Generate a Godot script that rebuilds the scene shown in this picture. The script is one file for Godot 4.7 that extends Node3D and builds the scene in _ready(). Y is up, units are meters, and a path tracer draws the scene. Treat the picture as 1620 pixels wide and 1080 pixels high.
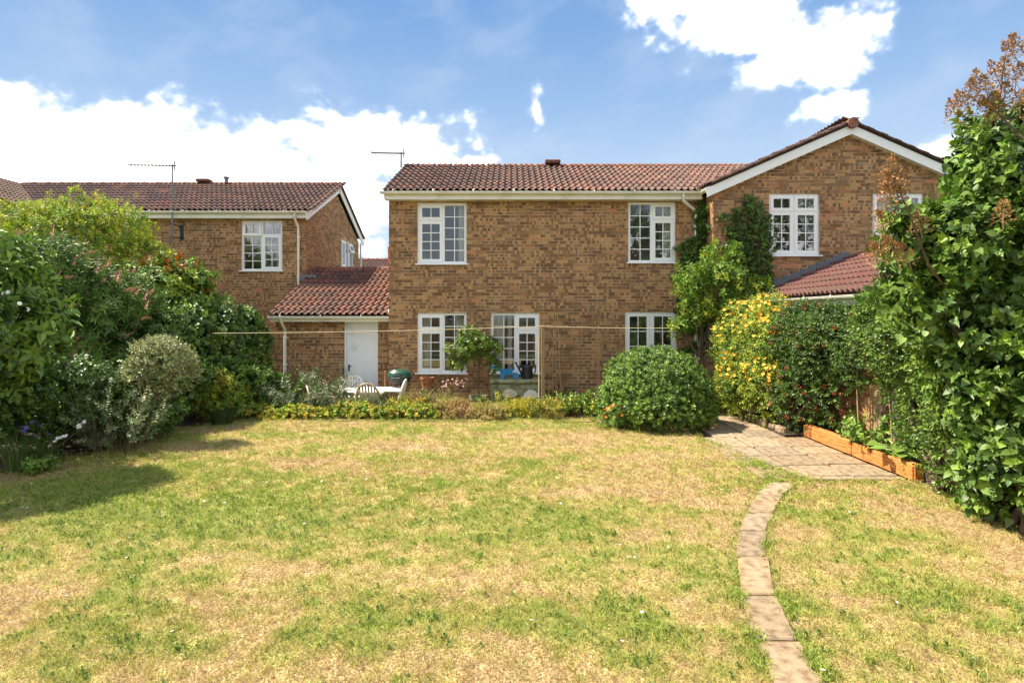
extends Node3D
# A back garden in a dry summer: brown brick houses with tiled roofs behind a parched lawn, shrub borders on both sides.
# Units are metres, y is up, the camera looks along -z; "d" below is the distance in front of the camera (z = -d).

const FOCAL := 940.0
const EYE := 2.03
const TERRACE := -0.22

var rng := RandomNumberGenerator.new()
var taken := {}
var M := {}
var lumps := FastNoiseLite.new()
var fine := FastNoiseLite.new()

# ------------------------------------------------------------------ helpers
func P(px: float, py: float, d: float) -> Vector3:
	return Vector3((px - 810.0) * d / FOCAL, EYE - (py - 500.0) * d / FOCAL, -d)

func GX(px: float, d: float) -> float:
	return (px - 810.0) * d / FOCAL

class MB:
	var v := PackedVector3Array()
	var n := PackedVector3Array()
	var c := PackedColorArray()
	var ix := PackedInt32Array()
	# corners run counterclockwise seen from outside
	func quad(a: Vector3, b: Vector3, e: Vector3, f: Vector3, col := Color.WHITE) -> void:
		var nn := (e - a).cross(f - b)
		nn = nn.normalized() if nn.length_squared() > 1e-16 else Vector3.UP
		var k := v.size()
		v.append(a); v.append(b); v.append(e); v.append(f)
		for i in 4:
			n.append(nn); c.append(col)
		ix.append(k); ix.append(k + 2); ix.append(k + 1); ix.append(k); ix.append(k + 3); ix.append(k + 2)
	func tri(a: Vector3, b: Vector3, e: Vector3, col := Color.WHITE) -> void:
		var nn := (b - a).cross(e - a).normalized()
		var k := v.size()
		v.append(a); v.append(b); v.append(e)
		for i in 3:
			n.append(nn); c.append(col)
		ix.append(k); ix.append(k + 2); ix.append(k + 1)
	func box(o: Vector3, s: Vector3, col := Color.WHITE, bs := Basis.IDENTITY) -> void:
		var x := bs.x * s.x * 0.5
		var y := bs.y * s.y * 0.5
		var z := bs.z * s.z * 0.5
		quad(o - x - y + z, o + x - y + z, o + x + y + z, o - x + y + z, col)
		quad(o + x - y - z, o - x - y - z, o - x + y - z, o + x + y - z, col)
		quad(o + x - y + z, o + x - y - z, o + x + y - z, o + x + y + z, col)
		quad(o - x - y - z, o - x - y + z, o - x + y + z, o - x + y - z, col)
		quad(o - x + y + z, o + x + y + z, o + x + y - z, o - x + y - z, col)
		quad(o - x - y - z, o + x - y - z, o + x - y + z, o - x - y + z, col)
	func span(a: Vector3, b: Vector3, col := Color.WHITE) -> void:
		box((a + b) * 0.5, (b - a).abs(), col)
	# turned so that it faces away from "mid"
	func face(p: Array, mid: Vector3, col: Color) -> void:
		var flip: bool = (p[1] - p[0]).cross(p[2] - p[0]).dot(p[0] - mid) < 0.0
		if p.size() == 3:
			if flip:
				tri(p[0], p[2], p[1], col)
			else:
				tri(p[0], p[1], p[2], col)
		elif flip:
			quad(p[3], p[2], p[1], p[0], col)
		else:
			quad(p[0], p[1], p[2], p[3], col)
	# a box with its edges bevelled
	func chamfer(o: Vector3, s: Vector3, r: float, col := Color.WHITE, bs := Basis.IDENTITY) -> void:
		var h := s * 0.5
		var at := func(sg: Array, ax: int) -> Vector3:
			var p := Vector3(sg[0] * (h.x - r), sg[1] * (h.y - r), sg[2] * (h.z - r))
			p[ax] += sg[ax] * r
			return o + bs * p
		for ax in 3:
			var b1 := (ax + 1) % 3
			var b2 := (ax + 2) % 3
			for sg in [-1, 1]:
				var cs := []
				for k in [[-1, -1], [1, -1], [1, 1], [-1, 1]]:
					var sv := [0, 0, 0]
					sv[ax] = sg
					sv[b1] = k[0]
					sv[b2] = k[1]
					cs.append(at.call(sv, ax))
				face(cs, o, col)
			for s1 in [-1, 1]:
				for s2 in [-1, 1]:
					var lo := [0, 0, 0]
					lo[b1] = s1
					lo[b2] = s2
					lo[ax] = -1
					var hi: Array = lo.duplicate()
					hi[ax] = 1
					face([at.call(lo, b1), at.call(hi, b1), at.call(hi, b2), at.call(lo, b2)], o, col)
		for sx in [-1, 1]:
			for sy in [-1, 1]:
				for sz in [-1, 1]:
					face([at.call([sx, sy, sz], 0), at.call([sx, sy, sz], 1), at.call([sx, sy, sz], 2)], o, col)
	func tube(pts: Array, rad: Array, sides := 8, col := Color.WHITE, caps := true) -> void:
		var m := pts.size()
		var k0 := v.size()
		var side := Vector3.ZERO
		for i in m:
			var t: Vector3 = (pts[mini(i + 1, m - 1)] - pts[maxi(i - 1, 0)]).normalized()
			if side == Vector3.ZERO:
				side = t.cross(Vector3.UP if absf(t.y) < 0.9 else Vector3.RIGHT).normalized()
			side = (side - t * side.dot(t)).normalized()
			var up := t.cross(side)
			for j in sides:
				var a := TAU * j / sides
				var nn := side * cos(a) + up * sin(a)
				v.append(pts[i] + nn * rad[i]); n.append(nn); c.append(col)
		for i in m - 1:
			for j in sides:
				var a := k0 + i * sides + j
				var b := k0 + i * sides + (j + 1) % sides
				var e := b + sides
				var f := a + sides
				ix.append(a); ix.append(e); ix.append(b); ix.append(a); ix.append(f); ix.append(e)
		if caps:
			for e in [0, m - 1]:
				var t: Vector3 = (pts[1] - pts[0]).normalized() * -1.0 if e == 0 else (pts[m - 1] - pts[m - 2]).normalized()
				var k := v.size()
				v.append(pts[e]); n.append(t); c.append(col)
				for j in sides:
					v.append(v[k0 + e * sides + j]); n.append(t); c.append(col)
				for j in sides:
					if e == 0:
						ix.append(k); ix.append(k + 1 + j); ix.append(k + 1 + (j + 1) % sides)
					else:
						ix.append(k); ix.append(k + 1 + (j + 1) % sides); ix.append(k + 1 + j)
	# profile: array of Vector2(radius, height)
	func lathe(at: Vector3, profile: Array, segs := 20, col := Color.WHITE, sx := 1.0, sz := 1.0) -> void:
		var m := profile.size()
		for i in m - 1:
			var p: Vector2 = profile[i]
			var q: Vector2 = profile[i + 1]
			var t := (q - p).normalized()
			var nr := t.y
			var ny := -t.x
			for j in segs:
				var a := TAU * j / segs
				var b := TAU * (j + 1) / segs
				var k := v.size()
				for e in [[p, a], [p, b], [q, b], [q, a]]:
					var r: float = e[0].x
					v.append(at + Vector3(cos(e[1]) * r * sx, e[0].y, sin(e[1]) * r * sz))
					n.append(Vector3(cos(e[1]) * nr / sx, ny, sin(e[1]) * nr / sz).normalized())
					c.append(col)
				ix.append(k); ix.append(k + 1); ix.append(k + 2); ix.append(k); ix.append(k + 2); ix.append(k + 3)
	func mesh(mat: Material = null) -> ArrayMesh:
		var arr := []
		arr.resize(Mesh.ARRAY_MAX)
		arr[Mesh.ARRAY_VERTEX] = v
		arr[Mesh.ARRAY_NORMAL] = n
		arr[Mesh.ARRAY_COLOR] = c
		arr[Mesh.ARRAY_INDEX] = ix
		var am := ArrayMesh.new()
		am.add_surface_from_arrays(Mesh.PRIMITIVE_TRIANGLES, arr)
		if mat:
			am.surface_set_material(0, mat)
		return am

func numbered(called: String) -> String:
	var k: int = taken.get(called, 0)
	taken[called] = k + 1
	return called if k == 0 else "%s_%03d" % [called, k]

func thing(called: String, label: String, category: String, at := Vector3.ZERO, group := "", turn := 0.0) -> Node3D:
	var o := Node3D.new()
	o.name = numbered(called)
	add_child(o)
	o.position = at
	o.rotation.y = turn
	o.set_meta("label", label)
	o.set_meta("category", category)
	if group:
		o.set_meta("group", group)
	return o

func part(parent: Node, called: String, what, mat: Material, label := "") -> MeshInstance3D:
	var o := MeshInstance3D.new()
	o.name = called
	o.mesh = what.mesh() if what is MB else what
	o.material_override = mat
	parent.add_child(o, true)
	if label:
		o.set_meta("label", label)
	return o

func hold(parent: Node, called: String, at := Vector3.ZERO) -> Node3D:
	var o := Node3D.new()
	o.name = called
	o.position = at
	parent.add_child(o, true)
	return o

func struct(called: String, what, mat: Material) -> MeshInstance3D:
	var o := part(self, numbered(called), what, mat)
	o.set_meta("kind", "structure")
	return o

func scatter(parent: Node, called: String, me: Mesh, mat: Material, buf: PackedFloat32Array) -> MultiMeshInstance3D:
	var mm := MultiMesh.new()
	mm.transform_format = MultiMesh.TRANSFORM_3D
	mm.use_colors = true
	mm.mesh = me
	mm.instance_count = buf.size() / 16
	mm.buffer = buf
	var o := MultiMeshInstance3D.new()
	o.name = called
	o.multimesh = mm
	o.material_override = mat
	o.set_meta("kind", "stuff")
	parent.add_child(o, true)
	return o

func push(buf: PackedFloat32Array, at: Vector3, b: Basis, col: Color) -> void:
	buf.append(b.x.x); buf.append(b.y.x); buf.append(b.z.x); buf.append(at.x)
	buf.append(b.x.y); buf.append(b.y.y); buf.append(b.z.y); buf.append(at.y)
	buf.append(b.x.z); buf.append(b.y.z); buf.append(b.z.z); buf.append(at.z)
	buf.append(col.r); buf.append(col.g); buf.append(col.b); buf.append(1.0)

func aim(y: Vector3, spin: float, size: float) -> Basis:
	y = y.normalized()
	var x := y.cross(Vector3(0.31, 0.2, 0.93)).normalized().rotated(y, spin)
	return Basis(x * size, y * size, x.cross(y) * size)

func rand_dir() -> Vector3:
	var z := rng.randf_range(-1, 1)
	var a := rng.randf_range(0, TAU)
	var r := sqrt(1 - z * z)
	return Vector3(r * cos(a), z, r * sin(a))

func vary(col: Color, much: float) -> Color:
	var k := 1.0 + rng.randf_range(-much, much)
	var h := rng.randf_range(-much, much) * 0.35
	return Color(clampf(col.r * k * (1.0 + h), 0, 1), clampf(col.g * k, 0, 1), clampf(col.b * k * (1.0 - h), 0, 1))

# ------------------------------------------------------------------ materials
func noise_tex(kind: int, freq: float, octaves: int, ramp: Array, sd: int, size := 256, normal := false) -> NoiseTexture2D:
	var nz := FastNoiseLite.new()
	nz.seed = sd
	nz.noise_type = kind
	nz.frequency = freq
	nz.fractal_octaves = octaves
	var t := NoiseTexture2D.new()
	t.width = size
	t.height = size
	t.seamless = true
	t.noise = nz
	t.as_normal_map = normal
	if not ramp.is_empty():
		var g := Gradient.new()
		g.offsets = PackedFloat32Array(ramp[0])
		g.colors = PackedColorArray(ramp[1])
		t.color_ramp = g
	return t

func mat(called: String, col: Color, rough := 0.8, vertex := false) -> StandardMaterial3D:
	var m := StandardMaterial3D.new()
	m.resource_name = called
	m.albedo_color = col.linear_to_srgb()
	m.roughness = rough
	m.vertex_color_use_as_albedo = vertex
	M[called] = m
	return m

func tri_tex(m: StandardMaterial3D, t: Texture2D, scale: float) -> void:
	m.albedo_texture = t
	m.uv1_triplanar = true
	m.uv1_world_triplanar = true
	m.uv1_scale = Vector3.ONE * scale

func bump(m: StandardMaterial3D, t: Texture2D, cm: float) -> void:
	m.heightmap_enabled = true
	m.heightmap_texture = t
	m.heightmap_scale = cm

func leafy(called: String, rough := 0.5, through := 0.55) -> StandardMaterial3D:
	var m := mat(called, Color.WHITE, rough, true)
	m.backlight_enabled = true
	m.backlight = Color(0.85, 1.0, 0.45).linear_to_srgb() * through
	m.metallic_specular = 0.45
	return m

func make_materials() -> void:
	var grain := noise_tex(FastNoiseLite.TYPE_SIMPLEX, 0.05, 5, [[0.0, 0.35, 0.65, 1.0], [Color(0.62, 0.6, 0.58), Color(0.84, 0.83, 0.82), Color(0.95, 0.95, 0.95), Color(1, 1, 1)]], 3)
	var grey := noise_tex(FastNoiseLite.TYPE_SIMPLEX, 0.04, 5, [], 5)
	var blot := noise_tex(FastNoiseLite.TYPE_SIMPLEX, 0.012, 5, [[0.0, 0.4, 0.6, 1.0], [Color(0.55, 0.52, 0.5), Color(0.82, 0.8, 0.78), Color(0.95, 0.94, 0.93), Color(1, 1, 1)]], 9)
	var m := mat("brick", Color.WHITE, 0.92, true)
	tri_tex(m, grain, 3.0)
	bump(m, grey, 0.25)
	m = mat("mortar", Color(0.66, 0.49, 0.295), 0.95)
	tri_tex(m, blot, 0.5)
	m = mat("tile", Color.WHITE, 0.85, true)
	tri_tex(m, noise_tex(FastNoiseLite.TYPE_SIMPLEX, 0.03, 5, [[0.0, 0.3, 0.5, 0.75, 1.0], [Color(0.45, 0.42, 0.4), Color(0.75, 0.7, 0.66), Color(0.95, 0.92, 0.9), Color(1, 0.98, 0.95), Color(1, 1, 1)]], 21), 1.1)
	bump(m, grey, 0.3)
	m = mat("lichen_tile", Color.WHITE, 0.85, true)
	tri_tex(m, noise_tex(FastNoiseLite.TYPE_CELLULAR, 0.035, 3, [[0.0, 0.18, 0.26, 1.0], [Color(1, 1, 1), Color(1, 0.98, 0.95), Color(0.72, 0.64, 0.62), Color(0.6, 0.52, 0.5)]], 4), 1.6)
	bump(m, grey, 0.3)
	m = mat("underlay", Color(0.05, 0.035, 0.03), 0.95)
	m = mat("upvc", Color(0.82, 0.82, 0.80), 0.35)
	var faint := noise_tex(FastNoiseLite.TYPE_SIMPLEX, 0.01, 4, [[0.0, 0.4, 1.0], [Color(0.88, 0.87, 0.84), Color(0.97, 0.97, 0.96), Color(1, 1, 1)]], 33)
	m = mat("gutter_white", Color(0.82, 0.80, 0.72), 0.4)
	tri_tex(m, faint, 0.7)
	m = mat("white_paint", Color(0.78, 0.79, 0.80), 0.55)
	tri_tex(m, faint, 0.5)
	m = mat("glass", Color(0.1, 0.12, 0.12, 0.02), 0.01)
	m.transparency = BaseMaterial3D.TRANSPARENCY_ALPHA
	m.metallic_specular = 0.5
	m = mat("lead", Color(0.14, 0.15, 0.17), 0.6)
	m = mat("plaster", Color(0.45, 0.42, 0.38), 0.9)
	m = mat("curtain", Color(0.62, 0.6, 0.5), 0.9)
	m.rim_enabled = true
	m.rim = 0.3
	m = mat("blue_curtain", Color(0.22, 0.27, 0.42), 0.9)
	m = mat("yellow_blind", Color(0.62, 0.58, 0.16), 0.8)
	m = mat("metal_grey", Color(0.16, 0.16, 0.17), 0.5)
	m.metallic = 0.4
	m = mat("black_plastic", Color(0.012, 0.013, 0.015), 0.35)
	m = mat("wood_post", Color(0.36, 0.24, 0.13), 0.85)
	tri_tex(m, grain, 2.0)
	m = mat("cane", Color(0.42, 0.24, 0.11), 0.7)
	m = mat("bark", Color(0.16, 0.11, 0.075), 0.9)
	tri_tex(m, blot, 3.0)
	m = mat("twig", Color(0.2, 0.13, 0.07), 0.85)
	m = mat("rope", Color(0.6, 0.5, 0.3), 0.8)
	m = mat("sleeper", Color(0.62, 0.25, 0.07), 0.7)
	var wood := noise_tex(FastNoiseLite.TYPE_SIMPLEX, 0.02, 4, [[0.0, 0.35, 0.6, 1.0], [Color(0.55, 0.5, 0.45), Color(0.85, 0.8, 0.75), Color(0.97, 0.95, 0.92), Color(1, 1, 1)]], 14)
	m.albedo_texture = wood
	m.uv1_triplanar = true
	m.uv1_world_triplanar = true
	m.uv1_scale = Vector3(5.0, 7.0, 0.6)
	bump(m, wood, 0.3)
	m = mat("slab", Color.WHITE, 0.9, true)
	tri_tex(m, noise_tex(FastNoiseLite.TYPE_SIMPLEX, 0.012, 6, [[0.0, 0.3, 0.55, 0.8, 1.0], [Color(0.66, 0.62, 0.58), Color(0.84, 0.82, 0.79), Color(0.93, 0.92, 0.9), Color(0.98, 0.97, 0.96), Color(1, 1, 1)]], 17), 2.3)
	bump(m, grey, 0.25)
	m = mat("stone", Color(0.36, 0.27, 0.17), 0.9)
	tri_tex(m, blot, 2.5)
	bump(m, grey, 1.0)
	m = mat("soil", Color(0.09, 0.06, 0.04), 0.97)
	tri_tex(m, grain, 1.7)
	bump(m, grey, 2.0)
	m = mat("far_ground", Color(0.16, 0.19, 0.06), 0.97)
	tri_tex(m, blot, 0.15)
	m = mat("turf", Color.WHITE, 0.97, true)
	tri_tex(m, noise_tex(FastNoiseLite.TYPE_SIMPLEX, 0.06, 5, [[0.0, 0.3, 0.55, 1.0], [Color(0.42, 0.38, 0.33), Color(0.75, 0.72, 0.68), Color(0.95, 0.94, 0.92), Color(1, 1, 1)]], 27), 1.9)
	bump(m, grey, 1.5)
	m = mat("blade", Color.WHITE, 0.7, true)
	m.backlight_enabled = true
	m.backlight = Color(0.9, 1.0, 0.6).linear_to_srgb() * 0.8
	leafy("leaf", 0.5, 0.6)
	leafy("leaf_glossy", 0.42, 0.5)
	leafy("leaf_thin", 0.6, 0.85)
	m = mat("petal", Color.WHITE, 0.7, true)
	m.backlight_enabled = true
	m.backlight = Color(0.9, 0.9, 0.9) * 0.5
	m = mat("plastic_white", Color(0.78, 0.77, 0.72), 0.45)
	m = mat("plastic_beige", Color(0.62, 0.53, 0.36), 0.5)
	tri_tex(m, blot, 1.2)
	m = mat("bbq_green", Color(0.006, 0.07, 0.04), 0.2)
	m.clearcoat_enabled = true
	m.clearcoat = 0.6
	m = mat("bbq_black", Color(0.012, 0.012, 0.012), 0.6)
	m = mat("terracotta", Color(0.46, 0.19, 0.08), 0.85)
	tri_tex(m, blot, 2.0)
	m = mat("olive_pot", Color(0.16, 0.17, 0.09), 0.7)
	m = mat("yellow_pot", Color(0.7, 0.48, 0.05), 0.5)
	m = mat("box_green", Color(0.30, 0.32, 0.17), 0.65)
	tri_tex(m, blot, 1.0)
	m = mat("toy_blue", Color(0.01, 0.22, 0.52), 0.35)
	m = mat("can_black", Color(0.012, 0.014, 0.018), 0.35)
	m = mat("chimney_red", Color(0.45, 0.11, 0.05), 0.85)

# ------------------------------------------------------------------ leaves
# A leaf from "at" along "dir", its upper face towards "up"; more cuts give a rounder outline
func leaf_into(b: MB, at: Vector3, dir: Vector3, up: Vector3, L: float, W: float, shape: String, fold: float, droop: float, col: Color, cuts := 2) -> void:
	dir = dir.normalized()
	var side := dir.cross(up).normalized()
	up = side.cross(dir)
	var st := [[0.3, 0.8], [0.68, 0.72]]
	if shape == "heart":
		st = [[0.2, 1.0], [0.6, 0.72]] if cuts < 4 else [[-0.06, 0.5], [0.06, 0.88], [0.24, 1.0], [0.45, 0.86], [0.68, 0.52], [0.86, 0.2]]
	elif shape == "lance":
		st = [[0.35, 1.0], [0.7, 0.62]]
	elif shape == "round":
		st = [[0.28, 0.95], [0.72, 0.95]]
	var k := b.v.size()
	var n := st.size()
	b.v.append(at); b.n.append(up); b.c.append(col)
	for s in st:
		var t: float = s[0]
		var w: float = s[1] * W * 0.5
		var mid := at + dir * (L * t) - up * (droop * L * t * t)
		var lean := dir * (droop * 0.9 * t)
		for e in [-1.0, 0.0, 1.0]:
			b.v.append((at + dir * (L * 0.02) if e == 0.0 and t < 0.0 else mid) + side * (w * e) + up * (fold * w * absf(e)))
			b.n.append((up - side * e * fold * 0.7 + lean).normalized())
			b.c.append(col)
	b.v.append(at + dir * L - up * (droop * L)); b.n.append((up + dir * droop * 0.9).normalized()); b.c.append(col)
	var tris := [[0, 1, 2], [0, 2, 3]]
	for i in n - 1:
		var q := 1 + i * 3
		tris.append_array([[q, q + 3, q + 4], [q, q + 4, q + 1], [q + 1, q + 4, q + 5], [q + 1, q + 5, q + 2]])
	var z := 1 + n * 3
	tris.append_array([[z - 3, z, z - 2], [z - 2, z, z - 1]])
	for t in tris:
		b.ix.append(k + t[0]); b.ix.append(k + t[1]); b.ix.append(k + t[2])

# A twig along +y with leaves
func sprig(count: int, stem: float, L: float, W: float, shape: String, open := 0.9, fold := 0.25, droop := 0.25, sd := 1, cuts := 2) -> ArrayMesh:
	var r := RandomNumberGenerator.new()
	r.seed = sd
	var b := MB.new()
	b.tube([Vector3.ZERO, Vector3(0, stem, 0)], [0.02 * L + 0.0012, 0.0008], 3, Color(0.55, 0.45, 0.3), false)
	for i in count:
		var t := (i + 0.7) / count
		var a := i * 2.4 + r.randf_range(-0.4, 0.4)
		var o := open * (1.15 - 0.55 * t) + r.randf_range(-0.2, 0.2)
		var dir := Vector3(cos(a) * sin(o), cos(o), sin(a) * sin(o))
		var s := r.randf_range(0.75, 1.1) * (1.1 - 0.3 * t)
		var k := r.randf_range(0.8, 1.2)
		leaf_into(b, Vector3(0, stem * t, 0), dir, Vector3(-cos(a) * 0.5, 1, -sin(a) * 0.5) + Vector3(r.randf_range(-0.3, 0.3), 0, r.randf_range(-0.3, 0.3)), L * s, W * s, shape, fold, droop + r.randf_range(-0.1, 0.15), Color(k, k, k * 0.95), cuts)
	return b.mesh()

func blades(count: int, spread: float, h: float, w: float, lean: float, sd: int, bend := 0.5) -> ArrayMesh:
	var r := RandomNumberGenerator.new()
	r.seed = sd
	var b := MB.new()
	for i in count:
		var a := r.randf_range(0, TAU)
		var q := r.randf_range(0, TAU)
		var o := Vector3(cos(q), 0, sin(q)) * spread * sqrt(r.randf())
		var dir := Vector3(cos(a), 0, sin(a))
		var side := Vector3(-sin(a), 0, cos(a)) * w * 0.5
		var hh := h * r.randf_range(0.55, 1.1)
		var ln := lean * r.randf_range(0.3, 1.2)
		var mid := o + Vector3(0, hh * 0.6, 0) + dir * ln * hh * 0.35
		var tip := o + Vector3(0, hh * (1.0 - bend * ln * 0.6), 0) + dir * ln * hh * 1.05
		var nn := side.cross(tip - o).normalized()
		if nn.y < 0.0:
			nn = -nn
		var k := b.v.size()
		var g := r.randf_range(0.8, 1.2)
		for p in [o - side, o + side, mid - side * 0.8, mid + side * 0.8, tip]:
			b.v.append(p); b.n.append(nn); b.c.append(Color(g, g, g))
		# wound so that the front is the side the normal points to
		var turned: bool = (b.v[k + 1] - b.v[k]).cross(b.v[k + 4] - b.v[k]).dot(nn) > 0.0
		for t in [[0, 1, 2], [1, 3, 2], [2, 3, 4]]:
			b.ix.append(k + t[0]); b.ix.append(k + t[2 if turned else 1]); b.ix.append(k + t[1 if turned else 2])
	return b.mesh()

# Places twigs through the outer part of a set of lobes: [centre, radii]
func fill_lobes(buf: PackedFloat32Array, base: Vector3, lobes: Array, count: int, cols: Array, o: Dictionary) -> void:
	var weights := []
	var total := 0.0
	for l in lobes:
		var w: float = pow(l[1].x * l[1].y * l[1].z, 0.667)
		weights.append(w)
		total += w
	var shell: float = o.get("shell", 0.22)
	var rough: float = o.get("rough", 0.2)
	var up: float = o.get("up", 0.35)
	var wild: float = o.get("wild", 0.6)
	var smin: float = o.get("smin", 0.75)
	var smax: float = o.get("smax", 1.25)
	var floor_y: float = o.get("floor", 0.0)
	var freq: float = o.get("freq", 1.6)
	var jitter: float = o.get("vary", 0.25)
	for li in lobes.size():
		var l: Array = lobes[li]
		var n := int(count * weights[li] / total)
		for i in n:
			var u := rand_dir()
			if u.y < -0.35 and rng.randf() < 0.6:
				u.y = -u.y
			var r := 1.0 - absf(rng.randfn(0.0, shell))
			if r < 0.1:
				r = rng.randf()
			var p: Vector3 = l[0] + u * l[1]
			r *= 1.0 + rough * lumps.get_noise_3dv(p * freq) * 2.0 + rough * 0.5 * fine.get_noise_3dv(p * freq * 2.5)
			p = l[0] + u * l[1] * r
			if p.y < floor_y:
				continue
			var buried := false
			for lj in lobes.size():
				if lj != li:
					var q: Vector3 = (p - lobes[lj][0]) / lobes[lj][1]
					if q.length_squared() < 0.42:
						buried = true
						break
			if buried:
				continue
			var out: Vector3 = (u / l[1]).normalized()
			var y := out + Vector3(0, up, 0) + rand_dir() * wild
			var patch := lumps.get_noise_3dv(p * 2.3 + Vector3(31, 7, 3)) * 0.9 + 0.5
			var ci := clampi(int(clampf(patch + rng.randf_range(-0.35, 0.35), 0, 0.999) * cols.size()), 0, cols.size() - 1)
			push(buf, p - base, aim(y, rng.randf_range(0, TAU), rng.randf_range(smin, smax)), vary(cols[ci], jitter))

func stems_into(parent: Node, base: Vector3, lobes: Array, r0: float, called := "stem", spread := 0.12, mt := "bark") -> void:
	for l in lobes:
		var b := MB.new()
		var foot := Vector3(rng.randf_range(-spread, spread), -0.03, rng.randf_range(-spread, spread))
		var top: Vector3 = l[0] - base
		var mid := foot.lerp(top, 0.5) + Vector3(rng.randf_range(-0.1, 0.1), 0.1, rng.randf_range(-0.1, 0.1))
		b.tube([foot, foot.lerp(mid, 0.5) + Vector3(0, 0.03, 0), mid, mid.lerp(top, 0.6), top], [r0, r0 * 0.85, r0 * 0.7, r0 * 0.5, r0 * 0.3], 7)
		for k in 5:
			var u := rand_dir()
			u.y = absf(u.y) * 0.8 + 0.1
			var st := mid.lerp(top, rng.randf_range(0.1, 1.0))
			var en: Vector3 = top + u * l[1] * 0.85
			b.tube([st, st.lerp(en, 0.5) + Vector3(0, 0.05, 0), en], [r0 * 0.35, r0 * 0.25, r0 * 0.1], 5)
		part(parent, called, b, M[mt])

func shrub(called: String, label: String, category: String, group: String, base: Vector3, lobes: Array, me: Mesh, mt: String, count: int, cols: Array, o := {}) -> Node3D:
	var t := thing(called, label, category, base, group)
	stems_into(t, base, lobes, o.get("stem", 0.03), o.get("stem_name", "stem"), o.get("foot", 0.15))
	var buf := PackedFloat32Array()
	fill_lobes(buf, base, lobes, count, cols, o)
	scatter(t, o.get("crown", "foliage"), me, M[mt], buf)
	return t

# ------------------------------------------------------------------ buildings
var brick_meshes := []
var tile_meshes := []
var shift := Vector3.ZERO   # moves what is written in world coordinates into its thing's own
var ALL := func(_p: Vector3) -> bool: return true

func brick_cells(n: int) -> Array:
	# a buff brick with burnt marks, a brown one, or now and then a red one
	var kind := rng.randf()
	var base := vary(Color(0.53, 0.302, 0.132), 0.14)
	var dark := vary(Color(0.215, 0.122, 0.067), 0.3)
	var cells := []
	if kind < 0.42:
		var body := vary(Color(0.32, 0.172, 0.083), 0.3)
		for i in n:
			cells.append(vary(body, 0.1))
	elif kind < 0.84:
		var first := rng.randi() % 2
		var wide := rng.randf() < 0.3
		for i in n:
			var mark := (i % 2 == first) if not wide else (i > 0 and i < n - 1)
			cells.append(dark.lerp(base, rng.randf_range(0.0, 0.3)) if mark and rng.randf() < 0.85 else vary(base, 0.08))
	elif kind < 0.965:
		for i in n:
			cells.append(vary(base, 0.1))
	else:
		var red := vary(Color(0.55, 0.25, 0.12), 0.15)
		for i in n:
			cells.append(vary(red, 0.06))
	return cells

# one brick: its face split along its length into patches of colour
func brick_into(b: MB, at: Vector3, ux: Vector3, nrm: Vector3, l: float, h: float, proud: float) -> void:
	var up := Vector3.UP
	var n := maxi(1, int(round(l / 0.054)))
	var cells := brick_cells(n)
	var f := nrm * proud
	var back := nrm * -0.01
	var cut := [0.0]
	for i in n - 1:
		cut.append((i + 1.0 + rng.randf_range(-0.35, 0.35)) / n)
	cut.append(1.0)
	for i in n:
		var a: Vector3 = at + ux * (l * cut[i]) + f
		var e: Vector3 = at + ux * (l * cut[i + 1]) + f
		b.quad(a, e, e + up * h, a + up * h, cells[i])
	var q := at + ux * l
	var mean: Color = cells[0]
	b.quad(at + back, at + f, at + f + up * h, at + back + up * h, cells[0])
	b.quad(q + f, q + back, q + back + up * h, q + f + up * h, cells[n - 1])
	b.quad(at + f + up * h, q + f + up * h, q + back + up * h, at + back + up * h, mean)
	b.quad(at + back, q + back, q + f, at + f, mean)

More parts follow.
